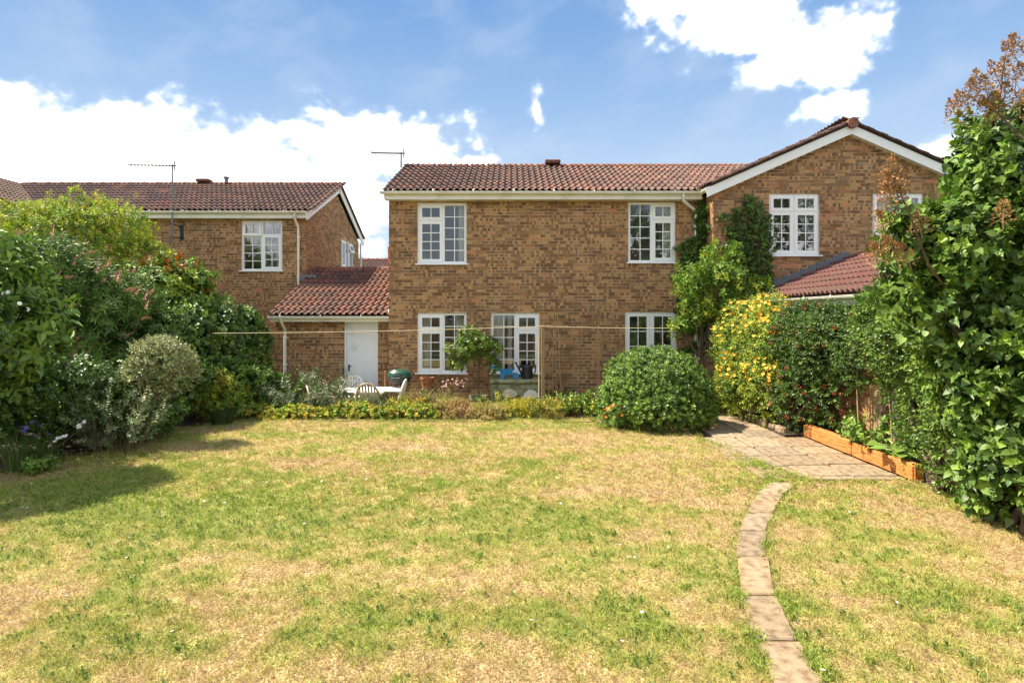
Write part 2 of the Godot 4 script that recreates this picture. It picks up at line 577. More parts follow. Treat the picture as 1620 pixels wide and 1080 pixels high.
# org: lower left corner of the outer face seen from outside. openings: Rect2 in wall coordinates. gable: Vector2(position, height of apex) or zero
func brick_wall(parent: Node, called: String, org: Vector3, ux: Vector3, w: float, h: float, openings: Array, gable: Vector2, singles: int, zone: Rect2, thick := 0.25) -> Node3D:
	var up := Vector3.UP
	var nrm := ux.cross(up)
	var b := MB.new()
	var xs := [0.0, w]
	var ys := [0.0, h]
	for o in openings:
		xs.append_array([o.position.x, o.end.x])
		ys.append_array([o.position.y, o.end.y])
	xs.sort()
	ys.sort()
	var inn := nrm * -thick
	for i in xs.size() - 1:
		for j in ys.size() - 1:
			if xs[i + 1] - xs[i] < 0.001 or ys[j + 1] - ys[j] < 0.001:
				continue
			var mid := Vector2(xs[i] + xs[i + 1], ys[j] + ys[j + 1]) * 0.5
			var open := false
			for o in openings:
				open = open or o.has_point(mid)
			if open:
				continue
			var a: Vector3 = org + ux * xs[i] + up * ys[j]
			var e: Vector3 = org + ux * xs[i + 1] + up * ys[j]
			var dy: Vector3 = up * (ys[j + 1] - ys[j])
			b.quad(a, e, e + dy, a + dy)
			b.quad(e + inn, a + inn, a + dy + inn, e + dy + inn)
	for o in openings:
		var a: Vector3 = org + ux * o.position.x + up * o.position.y
		var e: Vector3 = org + ux * o.end.x + up * o.position.y
		var dy: Vector3 = up * o.size.y
		b.quad(a, a + dy, a + dy + inn, a + inn)
		b.quad(e + inn, e + dy + inn, e + dy, e)
		b.quad(a + inn, e + inn, e, a)
		b.quad(a + dy, e + dy, e + dy + inn, a + dy + inn)
	var q := org + ux * w
	b.quad(org + inn, org, org + up * h, org + up * h + inn)
	b.quad(q, q + inn, q + inn + up * h, q + up * h)
	if gable != Vector2.ZERO:
		var top := org + ux * gable.x + up * gable.y
		b.tri(org + up * h, q + up * h, top)
		b.tri(q + up * h + inn, org + up * h + inn, top + inn)
		b.quad(org + up * h + inn, org + up * h, top, top + inn)
		b.quad(q + up * h, q + up * h + inn, top + inn, top)
	else:
		b.quad(org + up * h, q + up * h, q + up * h + inn, org + up * h + inn)
	var node := part(parent, called, b, M.mortar)
	node.position = shift
	if brick_meshes.is_empty():
		for i in 24:
			var bm := MB.new()
			brick_into(bm, Vector3.ZERO, Vector3.RIGHT, Vector3.BACK, 0.215, 0.065, 0.005)
			brick_meshes.append(bm.mesh())
	var turn := Basis(ux, up, nrm)
	var rest := MB.new()
	var spots := []
	var rows := int(maxf(h, gable.y) / 0.075)
	for j in rows:
		var y := j * 0.075 + 0.005
		var u0 := 0.0
		var u1 := w
		if y + 0.07 > h:
			if gable == Vector2.ZERO:
				continue
			var t := (y + 0.07 - h) / (gable.y - h)
			u0 = gable.x * t
			u1 = w + (gable.x - w) * t
		var cuts := []
		for o in openings:
			if y + 0.05 > o.position.y and y + 0.02 < o.end.y:
				cuts.append(o)
		var u := -0.1125 if j % 2 == 1 else 0.0
		while u < u1:
			var spans := [[maxf(u + 0.005, u0), minf(u + 0.22, u1)]]
			for o in cuts:
				var left := []
				for s in spans:
					if o.end.x <= s[0] or o.position.x >= s[1]:
						left.append(s)
					else:
						if s[0] < o.position.x - 0.005:
							left.append([s[0], o.position.x - 0.002])
						if s[1] > o.end.x + 0.005:
							left.append([o.end.x + 0.002, s[1]])
				spans = left
			for s in spans:
				if s[1] - s[0] < 0.02:
					continue
				var proud := 0.005 + rng.randf_range(-0.0015, 0.002)
				if s[1] - s[0] > 0.2149 and zone.has_point(Vector2(u, y)):
					spots.append([s[0], y, proud])
				else:
					brick_into(rest, org + ux * s[0] + up * y, ux, nrm, s[1] - s[0], 0.065, proud)
			u += 0.225
	# single bricks spread evenly over the zone, the others joined
	var stride: float = float(spots.size()) / maxf(1.0, singles)
	var next := 0.0
	for i in spots.size():
		var s: Array = spots[i]
		var at: Vector3 = org + ux * s[0] + up * s[1]
		if singles > 0 and i >= next:
			next += maxf(1.0, stride)
			var o := part(node, "brick", brick_meshes[rng.randi() % 24], M.brick)
			o.transform = Transform3D(turn, at + nrm * (s[2] - 0.005))
		else:
			brick_into(rest, at, ux, nrm, 0.215, 0.065, s[2])
	var br := part(node, "brickwork", rest, M.brick)
	br.set_meta("kind", "stuff")
	return node

func make_tiles() -> void:
	# a roofing tile with two rolls: x across, y out of the roof, z down the slope
	for kind in 18:
		var b := MB.new()
		var col: Color = [Color(0.17, 0.095, 0.074), Color(0.13, 0.075, 0.062), Color(0.20, 0.115, 0.09), Color(0.11, 0.07, 0.061), Color(0.225, 0.12, 0.088), Color(0.155, 0.098, 0.082)][kind % 6]
		col = col.lerp(Color(0.16, 0.092, 0.075), 0.4)
		if kind >= 12:
			col = Color(0.36, 0.2, 0.16).lerp(col, 0.3)
		elif kind >= 6:
			col = Color(0.28, 0.125, 0.08).lerp(col, 0.4)
		var prof := []
		for roll in 2:
			for k in 6:
				prof.append(Vector2(roll * 0.15 + 0.095 * k / 5.0, 0.046 * sin(PI * k / 5.0)))
			prof.append(Vector2(roll * 0.15 + 0.12, -0.003))
		prof.append(Vector2(0.302, 0.002))
		for i in prof.size() - 1:
			var p: Vector2 = prof[i]
			var q: Vector2 = prof[i + 1]
			var c2 := Color(col.r * rng.randf_range(0.85, 1.15), col.g * rng.randf_range(0.85, 1.15), col.b * rng.randf_range(0.85, 1.15))
			b.quad(Vector3(p.x, p.y + 0.034, 0.40), Vector3(q.x, q.y + 0.034, 0.40), Vector3(q.x, q.y, 0.0), Vector3(p.x, p.y, 0.0), c2)
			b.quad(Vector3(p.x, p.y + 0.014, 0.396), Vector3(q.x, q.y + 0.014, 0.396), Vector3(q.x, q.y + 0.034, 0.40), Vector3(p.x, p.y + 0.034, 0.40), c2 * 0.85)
			b.quad(Vector3(q.x, q.y + 0.014, 0.396), Vector3(p.x, p.y + 0.014, 0.396), Vector3(p.x, p.y - 0.012, 0.1), Vector3(q.x, q.y - 0.012, 0.1), c2)
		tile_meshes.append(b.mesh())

# eave: left end of the eave seen from outside, ux along the eave, up the slope direction (unit). Returns the roof part, whose children are tiles
func tile_roof(parent: Node, called: String, eave: Vector3, ux: Vector3, up: Vector3, w: float, l: float, singles: int, warm: float, keep: Callable, mt := "tile", only_front := 0) -> Node3D:
	var nrm := ux.cross(up)
	var b := MB.new()
	b.box(eave + ux * w * 0.5 + up * l * 0.5 - nrm * 0.035, Vector3(w, 0.05, l), Color.WHITE, Basis(ux, nrm, ux.cross(nrm)))
	var node := part(parent, called, b, M.underlay)
	var turn := Basis(ux, nrm, ux.cross(nrm))
	var rows := int(ceil(l / 0.33))
	var cols := int(ceil(w / 0.3))
	var buf := PackedFloat32Array()
	var made := 0
	for k in cols:
		for r in rows:
			if only_front > 0 and k >= only_front:
				continue
			var at := eave + ux * ((cols - 1 - k) * 0.3) + up * (r * 0.33 + 0.33)
			if not keep.call(at + up * -0.15):
				continue
			var kind := rng.randi() % 6 + (12 if warm > 1.0 else (6 if rng.randf() < warm else 0))
			var bs := turn.rotated(nrm, rng.randf_range(-0.008, 0.008)).rotated(ux, rng.randf_range(-0.008, 0.008))
			if made < singles:
				var o := part(node, "tile", tile_meshes[kind], M[mt])
				o.transform = Transform3D(bs, at)
				made += 1
			else:
				push(buf, at, bs, vary(Color(0.95, 0.95, 0.95), 0.2))
	if buf.size():
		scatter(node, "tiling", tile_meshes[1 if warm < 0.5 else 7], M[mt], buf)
	return node

func ridge(parent: Node, a: Vector3, z: Vector3, r := 0.11) -> void:
	var n := int(round(a.distance_to(z) / 0.45))
	for i in n:
		var b := MB.new()
		var p := a.lerp(z, float(i) / n)
		var q := a.lerp(z, (i + 1.0) / n - 0.012)
		b.tube([p - Vector3(0, 0.055, 0), q - Vector3(0, 0.055, 0)], [r * rng.randf_range(0.99, 1.01), r * 0.985], 14, vary(Color(0.27, 0.12, 0.08), 0.2))
		part(parent, "ridge_tile", b, M.tile)

func gutter(parent: Node, a: Vector3, z: Vector3, r := 0.058) -> void:
	# a half-round channel with brackets
	var t := (z - a).normalized()
	var side := t.cross(Vector3.UP).normalized()
	var b := MB.new()
	var n := 8
	for layer in [r, r - 0.006]:
		for i in n:
			var a0 := PI + PI * i / n
			var a1 := PI + PI * (i + 1) / n
			var p: Vector3 = side * cos(a0) * layer + Vector3.UP * sin(a0) * layer
			var q: Vector3 = side * cos(a1) * layer + Vector3.UP * sin(a1) * layer
			if layer == r:
				b.quad(a + q, a + p, z + p, z + q)
			else:
				b.quad(a + p, a + q, z + q, z + p)
	for s in [-1.0, 1.0]:
		b.tube([a + side * s * r, z + side * s * r], [0.005, 0.005], 5)
	for e in [a, z]:
		var disc := []
		for i in n + 1:
			disc.append(e + side * cos(PI + PI * i / n) * r + Vector3.UP * sin(PI + PI * i / n) * r)
		for i in n:
			b.tri(e, disc[i], disc[i + 1])
	var o := part(parent, "gutter", b, M.gutter_white)
	o.position = shift
	var len := a.distance_to(z)
	var k := int(len / 1.0)
	for i in k + 1:
		var br := MB.new()
		br.tube([a + t * (len * (i + 0.3) / (k + 1.0)) - Vector3(0, 0.002, 0), a + t * (len * (i + 0.3) / (k + 1.0) + 0.03) - Vector3(0, 0.002, 0)], [r + 0.005, r + 0.005], 14, Color.WHITE, false)
		part(o, "bracket", br, M.gutter_white)

func downpipe(parent: Node, pts: Array, clips: Array) -> void:
	var b := MB.new()
	var rad := []
	for p in pts:
		rad.append(0.034)
	b.tube(pts, rad, 12)
	var o := part(parent, "downpipe", b, M.gutter_white)
	o.position = shift
	for y in clips:
		var c := MB.new()
		var at: Vector3 = pts[pts.size() - 1]
		c.tube([Vector3(at.x, y, at.z), Vector3(at.x, y + 0.04, at.z)], [0.041, 0.041], 12)
		c.box(Vector3(at.x, y + 0.02, at.z - 0.045), Vector3(0.1, 0.035, 0.02))
		part(o, "bracket", c, M.gutter_white)

# A window unit. at: lower left corner on the wall face, lights from left to right: [share of width, rows from the top: [share of height, kind, columns, rows]]
func window(parent: Node, at: Vector3, turn: float, w: float, h: float, lights: Array, sill := true, ajar := 0.0) -> Node3D:
	var node := hold(parent, "window", at)
	node.rotation.y = turn
	var zf := -0.035
	var fr := MB.new()
	var t := 0.055
	fr.span(Vector3(0.002, 0.002, zf - 0.07), Vector3(t, h - 0.002, zf))
	fr.span(Vector3(w - t, 0.002, zf - 0.07), Vector3(w - 0.002, h - 0.002, zf))
	fr.span(Vector3(t, 0.002, zf - 0.07), Vector3(w - t, t, zf - 0.001))
	fr.span(Vector3(t, h - t, zf - 0.07), Vector3(w - t, h - 0.002, zf - 0.001))
	var x := t
	var inner_w := w - 2 * t
	var panes := []
	var bars := []
	var li := 0
	for L in lights:
		var lw: float = inner_w * L[0]
		var x1 := x + lw
		if li < lights.size() - 1:
			fr.span(Vector3(x1 - 0.03, t, zf - 0.07), Vector3(x1 + 0.03, h - t, zf - 0.002))
		var gx0 := x + (0.0 if li == 0 else 0.03)
		var gx1 := x1 - (0.0 if li == lights.size() - 1 else 0.03)
		var y := h - t
		var ri := 0
		for R in L[1]:
			var rh: float = (h - 2 * t) * R[0]
			var y0 := y - rh
			if ri < L[1].size() - 1:
				fr.span(Vector3(gx0, y0 - 0.025, zf - 0.07), Vector3(gx1, y0 + 0.025, zf - 0.003))
			var gy1 := y - (0.0 if ri == 0 else 0.025)
			var gy0 := y0 + (0.0 if ri == L[1].size() - 1 else 0.025)
			var a := Vector2(gx0, gy0)
			var e := Vector2(gx1, gy1)
			var zg := zf - 0.03
			if R[1] != "fixed":
				var sash := MB.new()
				var s := 0.055
				var z1 := zf + 0.014
				sash.span(Vector3(a.x - 0.012, a.y - 0.012, zf - 0.03), Vector3(a.x + s, e.y + 0.012, z1))
				sash.span(Vector3(e.x - s, a.y - 0.012, zf - 0.03), Vector3(e.x + 0.012, e.y + 0.012, z1))
				sash.span(Vector3(a.x + s, a.y - 0.012, zf - 0.03), Vector3(e.x - s, a.y + s, z1 - 0.001))
				sash.span(Vector3(a.x + s, e.y - s, zf - 0.03), Vector3(e.x - s, e.y + 0.012, z1 - 0.001))
				var so := part(node, "casement", sash, M.upvc)
				if R[1] == "vent" and ajar > 0.0:
					# hung at the top, a hand's breadth open
					so.transform = Transform3D(Basis(Vector3.RIGHT, -ajar), Vector3(0, e.y, 0) - Basis(Vector3.RIGHT, -ajar) * Vector3(0, e.y, 0))
				if R[1] == "casement":
					var hd := MB.new()
					hd.chamfer(Vector3((e.x - 0.03) if li == 0 else a.x + 0.03, (a.y + e.y) * 0.5, z1 - 0.05), Vector3(0.02, 0.1, 0.02), 0.004)
					part(node, "handle", hd, M.upvc)
				a += Vector2(s, s)
				e -= Vector2(s, s)
				zg = zf - 0.008
			var nc: int = R[2]
			var nr: int = R[3]
			for i in nc - 1:
				var bx := a.x + (e.x - a.x) * (i + 1) / nc
				bars.append([Vector3(bx, (a.y + e.y) * 0.5, zg + 0.006), Vector3(0.02, e.y - a.y, 0.010)])
			for j in nr - 1:
				var by := a.y + (e.y - a.y) * (j + 1) / nr
				bars.append([Vector3((a.x + e.x) * 0.5, by, zg + 0.0055), Vector3(e.x - a.x, 0.02, 0.008)])
			var tx := rng.randf_range(-0.006, 0.006)
			var ty := rng.randf_range(-0.006, 0.006)
			for i in nc:
				for j in nr:
					var p0 := Vector2(a.x + (e.x - a.x) * i / nc, a.y + (e.y - a.y) * j / nr)
					var p1 := Vector2(a.x + (e.x - a.x) * (i + 1) / nc, a.y + (e.y - a.y) * (j + 1) / nr)
					panes.append([p0, p1, zg, tx, ty, (a + e) * 0.5])
			y = y0
			ri += 1
		x = x1
		li += 1
	part(node, "frame", fr, M.upvc)
	for q in bars:
		var bb := MB.new()
		bb.box(q[0], q[1])
		part(node, "glazing_bar", bb, M.upvc)
	for q in panes:
		var g := MB.new()
		var z := func(p: Vector2) -> Vector3: return Vector3(p.x, p.y, q[2] + (p.x - q[5].x) * q[3] + (p.y - q[5].y) * q[4])
		for deep in [0.0, 0.004, 0.02, 0.024]:
			var k := Vector3(0, 0, -deep)
			g.quad(z.call(q[0]) + k, z.call(Vector2(q[1].x, q[0].y)) + k, z.call(q[1]) + k, z.call(Vector2(q[0].x, q[1].y)) + k)
		part(node, "pane", g, M.glass)
	if sill:
		var sl := MB.new()
		sl.chamfer(Vector3(w * 0.5, -0.014, -0.005), Vector3(w + 0.09, 0.032, 0.13), 0.006)
		part(node, "sill", sl, M.upvc)
	return node

const L_VENT := [[0.27, "vent", 2, 1], [0.73, "casement", 2, 4]]
const L_FIXED := [[1.0, "fixed", 2, 5]]

func curtain(label: String, at: Vector3, w: float, h: float, mt: String, turn := 0.0) -> void:
	var t := thing("curtain", label, "curtain", at, "curtains behind the windows", turn)
	var b := MB.new()
	var n := 16
	for i in n:
		var x0 := w * i / n
		var x1 := w * (i + 1) / n
		var z0 := 0.025 * sin(i * 1.9)
		var z1 := 0.025 * sin((i + 1) * 1.9)
		b.quad(Vector3(x0, 0, z0), Vector3(x1, 0, z1), Vector3(x1, h, z1 * 0.7), Vector3(x0, h, z0 * 0.7))
		b.quad(Vector3(x1, 0, z1 - 0.004), Vector3(x0, 0, z0 - 0.004), Vector3(x0, h, z0 * 0.7 - 0.004), Vector3(x1, h, z1 * 0.7 - 0.004))
	part(t, "cloth", b, M[mt])
	var rod := MB.new()
	rod.tube([Vector3(-0.03, h + 0.01, 0), Vector3(w + 0.03, h + 0.01, 0)], [0.012, 0.012], 8)
	part(t, "rail", rod, M.upvc)

func aerial(label: String, foot: Vector3, h: float, boom: float, lean := 0.0) -> void:
	var t := thing("tv_aerial", label, "aerial", foot, "television aerials on the roofs")
	var b := MB.new()
	b.tube([Vector3.ZERO, Vector3(lean, h, 0)], [0.024, 0.02], 7)
	part(t, "pole", b, M.metal_grey)
	var q := MB.new()
	var top := Vector3(lean, h - 0.04, 0)
	q.tube([top + Vector3(0.1, 0.0, 0), top + Vector3(-boom, 0.02, 0)], [0.02, 0.02], 6)
	part(t, "boom", q, M.metal_grey)
	for i in 13:
		var e := MB.new()
		var x := -boom * (i + 0.5) / 13.0
		var s := 0.14 if i < 11 else 0.2
		e.tube([top + Vector3(x, 0.01, -s), top + Vector3(x, 0.01, s)], [0.008, 0.008], 5)
		part(t, "rod", e, M.metal_grey)
	var r := MB.new()
	for y in [-0.11, -0.05, 0.05, 0.11]:
		r.tube([top + Vector3(0.06, y, -0.16), top + Vector3(0.06, y, 0.16)], [0.006, 0.006], 5)
	r.box(top + Vector3(0.06, 0, 0), Vector3(0.015, 0.26, 0.03))
	part(t, "reflector", r, M.metal_grey)

func build_main_house() -> void:
	var s := 68.1
	var wx := func(px: float) -> float: return (px - 810.0) / s
	var wy := func(py: float) -> float: return EYE + (500.0 - py) / s
	var zf := -13.8
	var x0 := -2.863
	var x1 := 4.473
	var base := TERRACE - 0.05
	var top := 4.80
	var house := thing("brick_house", "brown brick house with a gabled wing and red tiled roofs behind the flower bed", "house", Vector3(x0, 0, zf))
	var sh := Vector3(-x0, 0, -zf)      # children are written in world coordinates and moved into the house's own
	shift = sh
	var body := house
	# front wall
	var ops := []
	var wins := [[660, 738, 321, 417], [994, 1069, 319.5, 415], [660, 738, 495, 590], [777, 854, 495, 590], [989, 1070, 493, 0]]
	for w in wins:
		var a: float = wx.call(w[0])
		var b: float = wx.call(w[1])
		var yt: float = wy.call(w[2])
		var yb: float = wy.call(w[3]) if w[3] > 0 else TERRACE + 0.06
		ops.append(Rect2(a - x0, yb - base, b - a, yt - yb))
	brick_wall(body, "front_wall", Vector3(x0, base, zf), Vector3.RIGHT, x1 - x0, top - base, ops, Vector2.ZERO, 170, Rect2(0, 0.9, 7, 4))
	brick_wall(body, "side_wall", Vector3(x0, base, zf - 5.2), Vector3.BACK, 5.2 - 0.25, top - base, [], Vector2(2.55, 6.0 - base), 0, Rect2())
	# wing
	var zw := -13.18
	var sw := 71.3
	var w0 := x1
	var w1 := 10.45
	var vx := func(px: float) -> float: return (px - 810.0) / sw
	var vy := func(py: float) -> float: return EYE + (500.0 - py) / sw
	var wops := []
	for w in [[1217, 1297, 306, 404], [1381, 1462, 305, 376]]:
		wops.append(Rect2(vx.call(w[0]) - w0, vy.call(w[3]) - base, vx.call(w[1]) - vx.call(w[0]), vy.call(w[2]) - vy.call(w[3])))
	brick_wall(body, "wing_wall", Vector3(w0, base, zw), Vector3.RIGHT, w1 - w0, 4.76 - base, wops, Vector2((w1 - w0) * 0.5, 6.07 - base), 110, Rect2(0.2, 2.6, 5, 4))
	brick_wall(body, "wing_side_wall", Vector3(w0 - 0.004, base, zf), Vector3.BACK, 0.62 - 0.005, 4.76 - base, [], Vector2.ZERO, 20, Rect2(0, 2.5, 1, 3))
	# the unseen walls, floors and ceilings that close the rooms
	var inn := MB.new()
	inn.span(Vector3(x0, base, zf - 5.4), Vector3(w1, 4.8, zf - 5.2))
	inn.span(Vector3(w1 - 0.25, base, zf - 5.2), Vector3(w1, 4.76, zw - 0.26))
	inn.span(Vector3(x0 + 0.26, base + 0.02, zf - 5.2), Vector3(w1 - 0.26, TERRACE + 0.03, zf - 0.26))
	inn.span(Vector3(x0 + 0.26, 2.32, zf - 5.2), Vector3(w1 - 0.26, 2.52, zf - 0.26))
	inn.span(Vector3(w0 + 0.02, 2.32, zf - 0.25), Vector3(w1 - 0.26, 2.52, zw - 0.26))
	inn.span(Vector3(x0 + 0.26, 4.79, zf - 5.2), Vector3(w1 - 0.26, 4.85, zf - 0.26))
	inn.span(Vector3(w0 + 0.02, 4.78, zf - 0.25), Vector3(w1 - 0.26, 4.84, zw - 0.26))
	for x in [-0.1, 2.2, 4.5, 7.5]:
		inn.span(Vector3(x, TERRACE + 0.03, zf - 5.2), Vector3(x + 0.1, 2.32, zf - 0.27))
		inn.span(Vector3(x, 2.52, zf - 5.2), Vector3(x + 0.1, 4.79, zf - 0.27))
	inn.span(Vector3(x0 + 0.26, TERRACE + 0.03, zf - 3.6), Vector3(w1 - 0.26, 4.79, zf - 3.5))
	part(body, "rooms", inn, M.plaster).position = sh
	# windows
	var fr := [L_VENT, L_FIXED]
	for k in 5:
		var o: Rect2 = ops[k]
		var at := Vector3(x0 + o.position.x, base + o.position.y, zf) + sh
		if k == 4:
			var door := window(house, at, 0, o.size.x, o.size.y, [[0.5, [[1.0, "casement", 2, 6]]], [0.5, [[1.0, "casement", 2, 6]]]], false)
			door.name = "french_door"
			continue
		var lights := [[0.53, L_VENT], [0.47, L_FIXED]] if k in [0, 2] else [[0.5, L_FIXED], [0.5, L_VENT]]
		window(house, at, 0, o.size.x, o.size.y, lights)
	for k in 2:
		var o: Rect2 = wops[k]
		var at := Vector3(w0 + o.position.x, base + o.position.y, zw) + sh
		window(house, at, 0, o.size.x, o.size.y, [[0.5, L_VENT], [0.5, L_VENT]] if k == 0 else [[0.5, [[1.0, "casement", 1, 1]]], [0.5, [[1.0, "casement", 1, 1]]]])
	# main roof, up to the valley against the wing's roof
	var slope := 0.451
	var up := Vector3(0, slope, -1).normalized()
	var eave := Vector3(-2.95, 4.895, -13.55)
	var above_wing := func(p: Vector3) -> bool:
		return p.y > minf(4.93 + (p.x - 4.32) * 0.437, 6.3) - 0.02 or p.x < 4.25
	var roof := tile_roof(house, "roof", eave + sh, Vector3.RIGHT, up, 9.3, 3.02, 300, 0.12, func(p: Vector3) -> bool: return above_wing.call(p - sh))
	var back := MB.new()
	var apex := eave + up * 3.02
	back.quad(apex + Vector3(9.3, 0, 0), apex, apex + Vector3(0, -1.25, -2.8), apex + Vector3(9.3, -1.25, -2.8))
	var bk := part(house, "rear_slope", back, M.underlay)
	bk.position = sh
	var rg := hold(house, "ridge")
	rg.position = sh
	ridge(rg, apex + Vector3(-0.0, 0.015, 0.0), apex + Vector3(9.1, 0.015, 0))
	var vent := MB.new()
	vent.chamfer(Vector3(GX(874, 16.3), apex.y + 0.1, apex.z + 0.05), Vector3(0.42, 0.1, 0.3), 0.02, Color(0.2, 0.09, 0.06))
	part(house, "ridge_vent", vent, M.tile).position = sh
	# fascia, soffit, gutter
	var fs := MB.new()
	fs.span(Vector3(-2.93, 4.70, -13.60), Vector3(4.35, 4.875, -13.575))
	fs.span(Vector3(-2.93, 4.702, -13.80), Vector3(4.35, 4.715, -13.60))
	part(house, "fascia", fs, M.gutter_white).position = sh
	var gt := house
	gutter(gt, Vector3(-3.0, 4.86, -13.515), Vector3(4.33, 4.86, -13.515))
	gutter(gt, Vector3(4.33, 4.86, -13.56), Vector3(4.33, 4.86, -13.06))
	downpipe(gt, [Vector3(GX(1082, 13.5), 4.80, -13.51), Vector3(GX(1082, 13.5), 4.66, -13.53), Vector3(GX(1102, 13.7), 4.46, -13.73), Vector3(GX(1102, 13.7), 4.3, -13.74), Vector3(GX(1102, 13.7), TERRACE, -13.74)], [4.1, 3.0, 1.6])
	# wing roof: only its edge shows from the garden
	for sd in [-1.0, 1.0]:
		var run := Vector3(sd, -0.437, 0).normalized()
		var top_p := Vector3(7.46, 6.30, 0)
		var len := 3.42
		var ux := Vector3(0, 0, 1) if sd < 0 else Vector3(0, 0, -1)
		var e0 := top_p + run * len
		var front := -13.02
		if sd < 0:
			tile_roof(house, "wing_roof", Vector3(e0.x, e0.y, -19.0) + sh, ux, -run, 5.98, len, 0, 0.0, func(p: Vector3) -> bool: return (p - sh).z > -13.7 or (p - sh).y > 4.895 + slope * (-13.55 - (p - sh).z) - 0.1)
		else:
			tile_roof(house, "wing_roof", Vector3(e0.x, e0.y, front) + sh, ux, -run, 5.98, len, 0, 0.0, ALL)
		var bb := MB.new()
		var mid := top_p + run * (len * 0.5) + Vector3(0, -0.16, 0)
		bb.box(Vector3(mid.x, mid.y, front - 0.03), Vector3(len + 0.12, 0.2, 0.03 + 0.004 * (1 + sd)), Color.WHITE, Basis(run * sd, Vector3(0, 0, 1).cross(run * sd), Vector3(0, 0, 1)))
		bb.box(Vector3(mid.x, mid.y - 0.09, front - 0.11), Vector3(len, 0.015, 0.14), Color.WHITE, Basis(run * sd, Vector3(0, 0, 1).cross(run * sd), Vector3(0, 0, 1)))
		part(house, "barge_board", bb, M.upvc).position = sh
		# the bedded ends of the tiles along the gable
		for i in 10:
			var v := MB.new()
			var p := top_p + run * (0.17 + i * 0.335)
			v.chamfer(Vector3(p.x, p.y - 0.012 + 0.008, front + 0.0), Vector3(0.36, 0.05, 0.1), 0.012, vary(Color(0.15, 0.11, 0.08), 0.2), Basis(run * sd, Vector3(0, 0, 1).cross(run * sd), Vector3(0, 0, 1)).rotated(Vector3(0, 0, 1), -0.05 * sd))
			part(house, "verge_tile", v, M.lichen_tile).position = sh
	var r2 := hold(house, "wing_ridge")
	r2.position = sh
	ridge(r2, Vector3(7.46, 6.31, -12.95), Vector3(7.46, 6.31, -18.9), 0.12)
	# single-storey extension in front of the wing
	var ex := 5.45
	brick_wall(body, "extension_wall", Vector3(ex, base, -13.17), Vector3.BACK, 4.17, 2.30 - base, [], Vector2.ZERO, 0, Rect2())
	brick_wall(body, "extension_wall", Vector3(ex, base, -8.75), Vector3.RIGHT, 4.0, 2.30 - base, [], Vector2(2.0, 3.15 - base), 0, Rect2())
	var rup := Vector3(2.15, 0.886, 0).normalized()
	tile_roof(house, "extension_roof", Vector3(5.3, 2.41, -13.17) + sh, Vector3(0, 0, 1), rup, 4.55, 2.33, 130, 2.0, ALL, "lichen_tile")
	var rr := MB.new()
	rr.quad(Vector3(9.6, 2.38, -8.62), Vector3(9.6, 2.38, -13.17), Vector3(7.45, 3.29, -13.17), Vector3(7.45, 3.29, -8.62))
	part(house, "extension_slope", rr, M.underlay).position = sh
	var r3 := hold(house, "extension_ridge")
	r3.position = sh
	ridge(r3, Vector3(7.45, 3.31, -13.15), Vector3(7.45, 3.31, -8.6))
	for i in 12:
		var lf := MB.new()
		var p := Vector3(5.32 + i * 0.179, 2.45 + i * 0.0737, -13.15)
		lf.span(Vector3(p.x, p.y - 0.02, -13.172), Vector3(p.x + 0.178, p.y + 0.19, -13.155 + 0.001 * (i % 2)))
		part(house, "flashing", lf, M.lead).position = sh
	var ef := MB.new()
	ef.span(Vector3(5.36, 2.2, -13.17), Vector3(5.385, 2.385, -8.66))
	ef.span(Vector3(5.385, 2.2, -13.17), Vector3(5.45, 2.212, -8.66))
	var bd := Vector3(2.15, 0.886, 0).normalized()
	var mid2 := Vector3(6.375, 2.78, -8.63)
	ef.box(mid2, Vector3(2.36, 0.17, 0.025), Color.WHITE, Basis(bd, Vector3(0, 0, 1).cross(bd), Vector3(0, 0, 1)))
	part(house, "extension_fascia", ef, M.gutter_white).position = sh
	gutter(gt, Vector3(5.305, 2.36, -8.6), Vector3(5.305, 2.36, -13.1))
	downpipe(gt, [Vector3(5.305, 2.31, -8.72), Vector3(5.305, 2.2, -8.72), Vector3(5.56, 2.06, -8.69), Vector3(5.6, 1.9, -8.69), Vector3(5.6, base + 0.1, -8.69)], [1.7, 0.8])
	# curtains and blinds inside
	var cream := "pale curtain drawn to the side behind "
	curtain(cream + "the ground-floor window nearest the garage", Vector3(wx.call(664), 0.75, zf - 0.22), 0.22, 1.36, "curtain")
	curtain(cream + "the window edge by the potted tree", Vector3(wx.call(720), 0.75, zf - 0.22), 0.22, 1.36, "curtain")
	curtain(cream + "the window above the storage box", Vector3(wx.call(781), 0.75, zf - 0.22), 0.24, 1.36, "curtain")
	curtain("pale curtain at the side of the upper window under the roof aerial", Vector3(wx.call(724), 3.28, zf - 0.22), 0.16, 1.36, "curtain")
	curtain("pale curtain behind the upper window beside the downpipe", Vector3(wx.call(1053), 3.28, zf - 0.22), 0.2, 1.36, "curtain")
	curtain("yellow-green blind behind the window half hidden by the lilac", Vector3(vx.call(1384), 3.75, zw - 0.22), 0.55, 1.0, "yellow_blind")
	aerial("small television aerial at the end of the house's main ridge", Vector3(GX(634, 16.2), 6.1, -16.25), 0.42, 0.82)

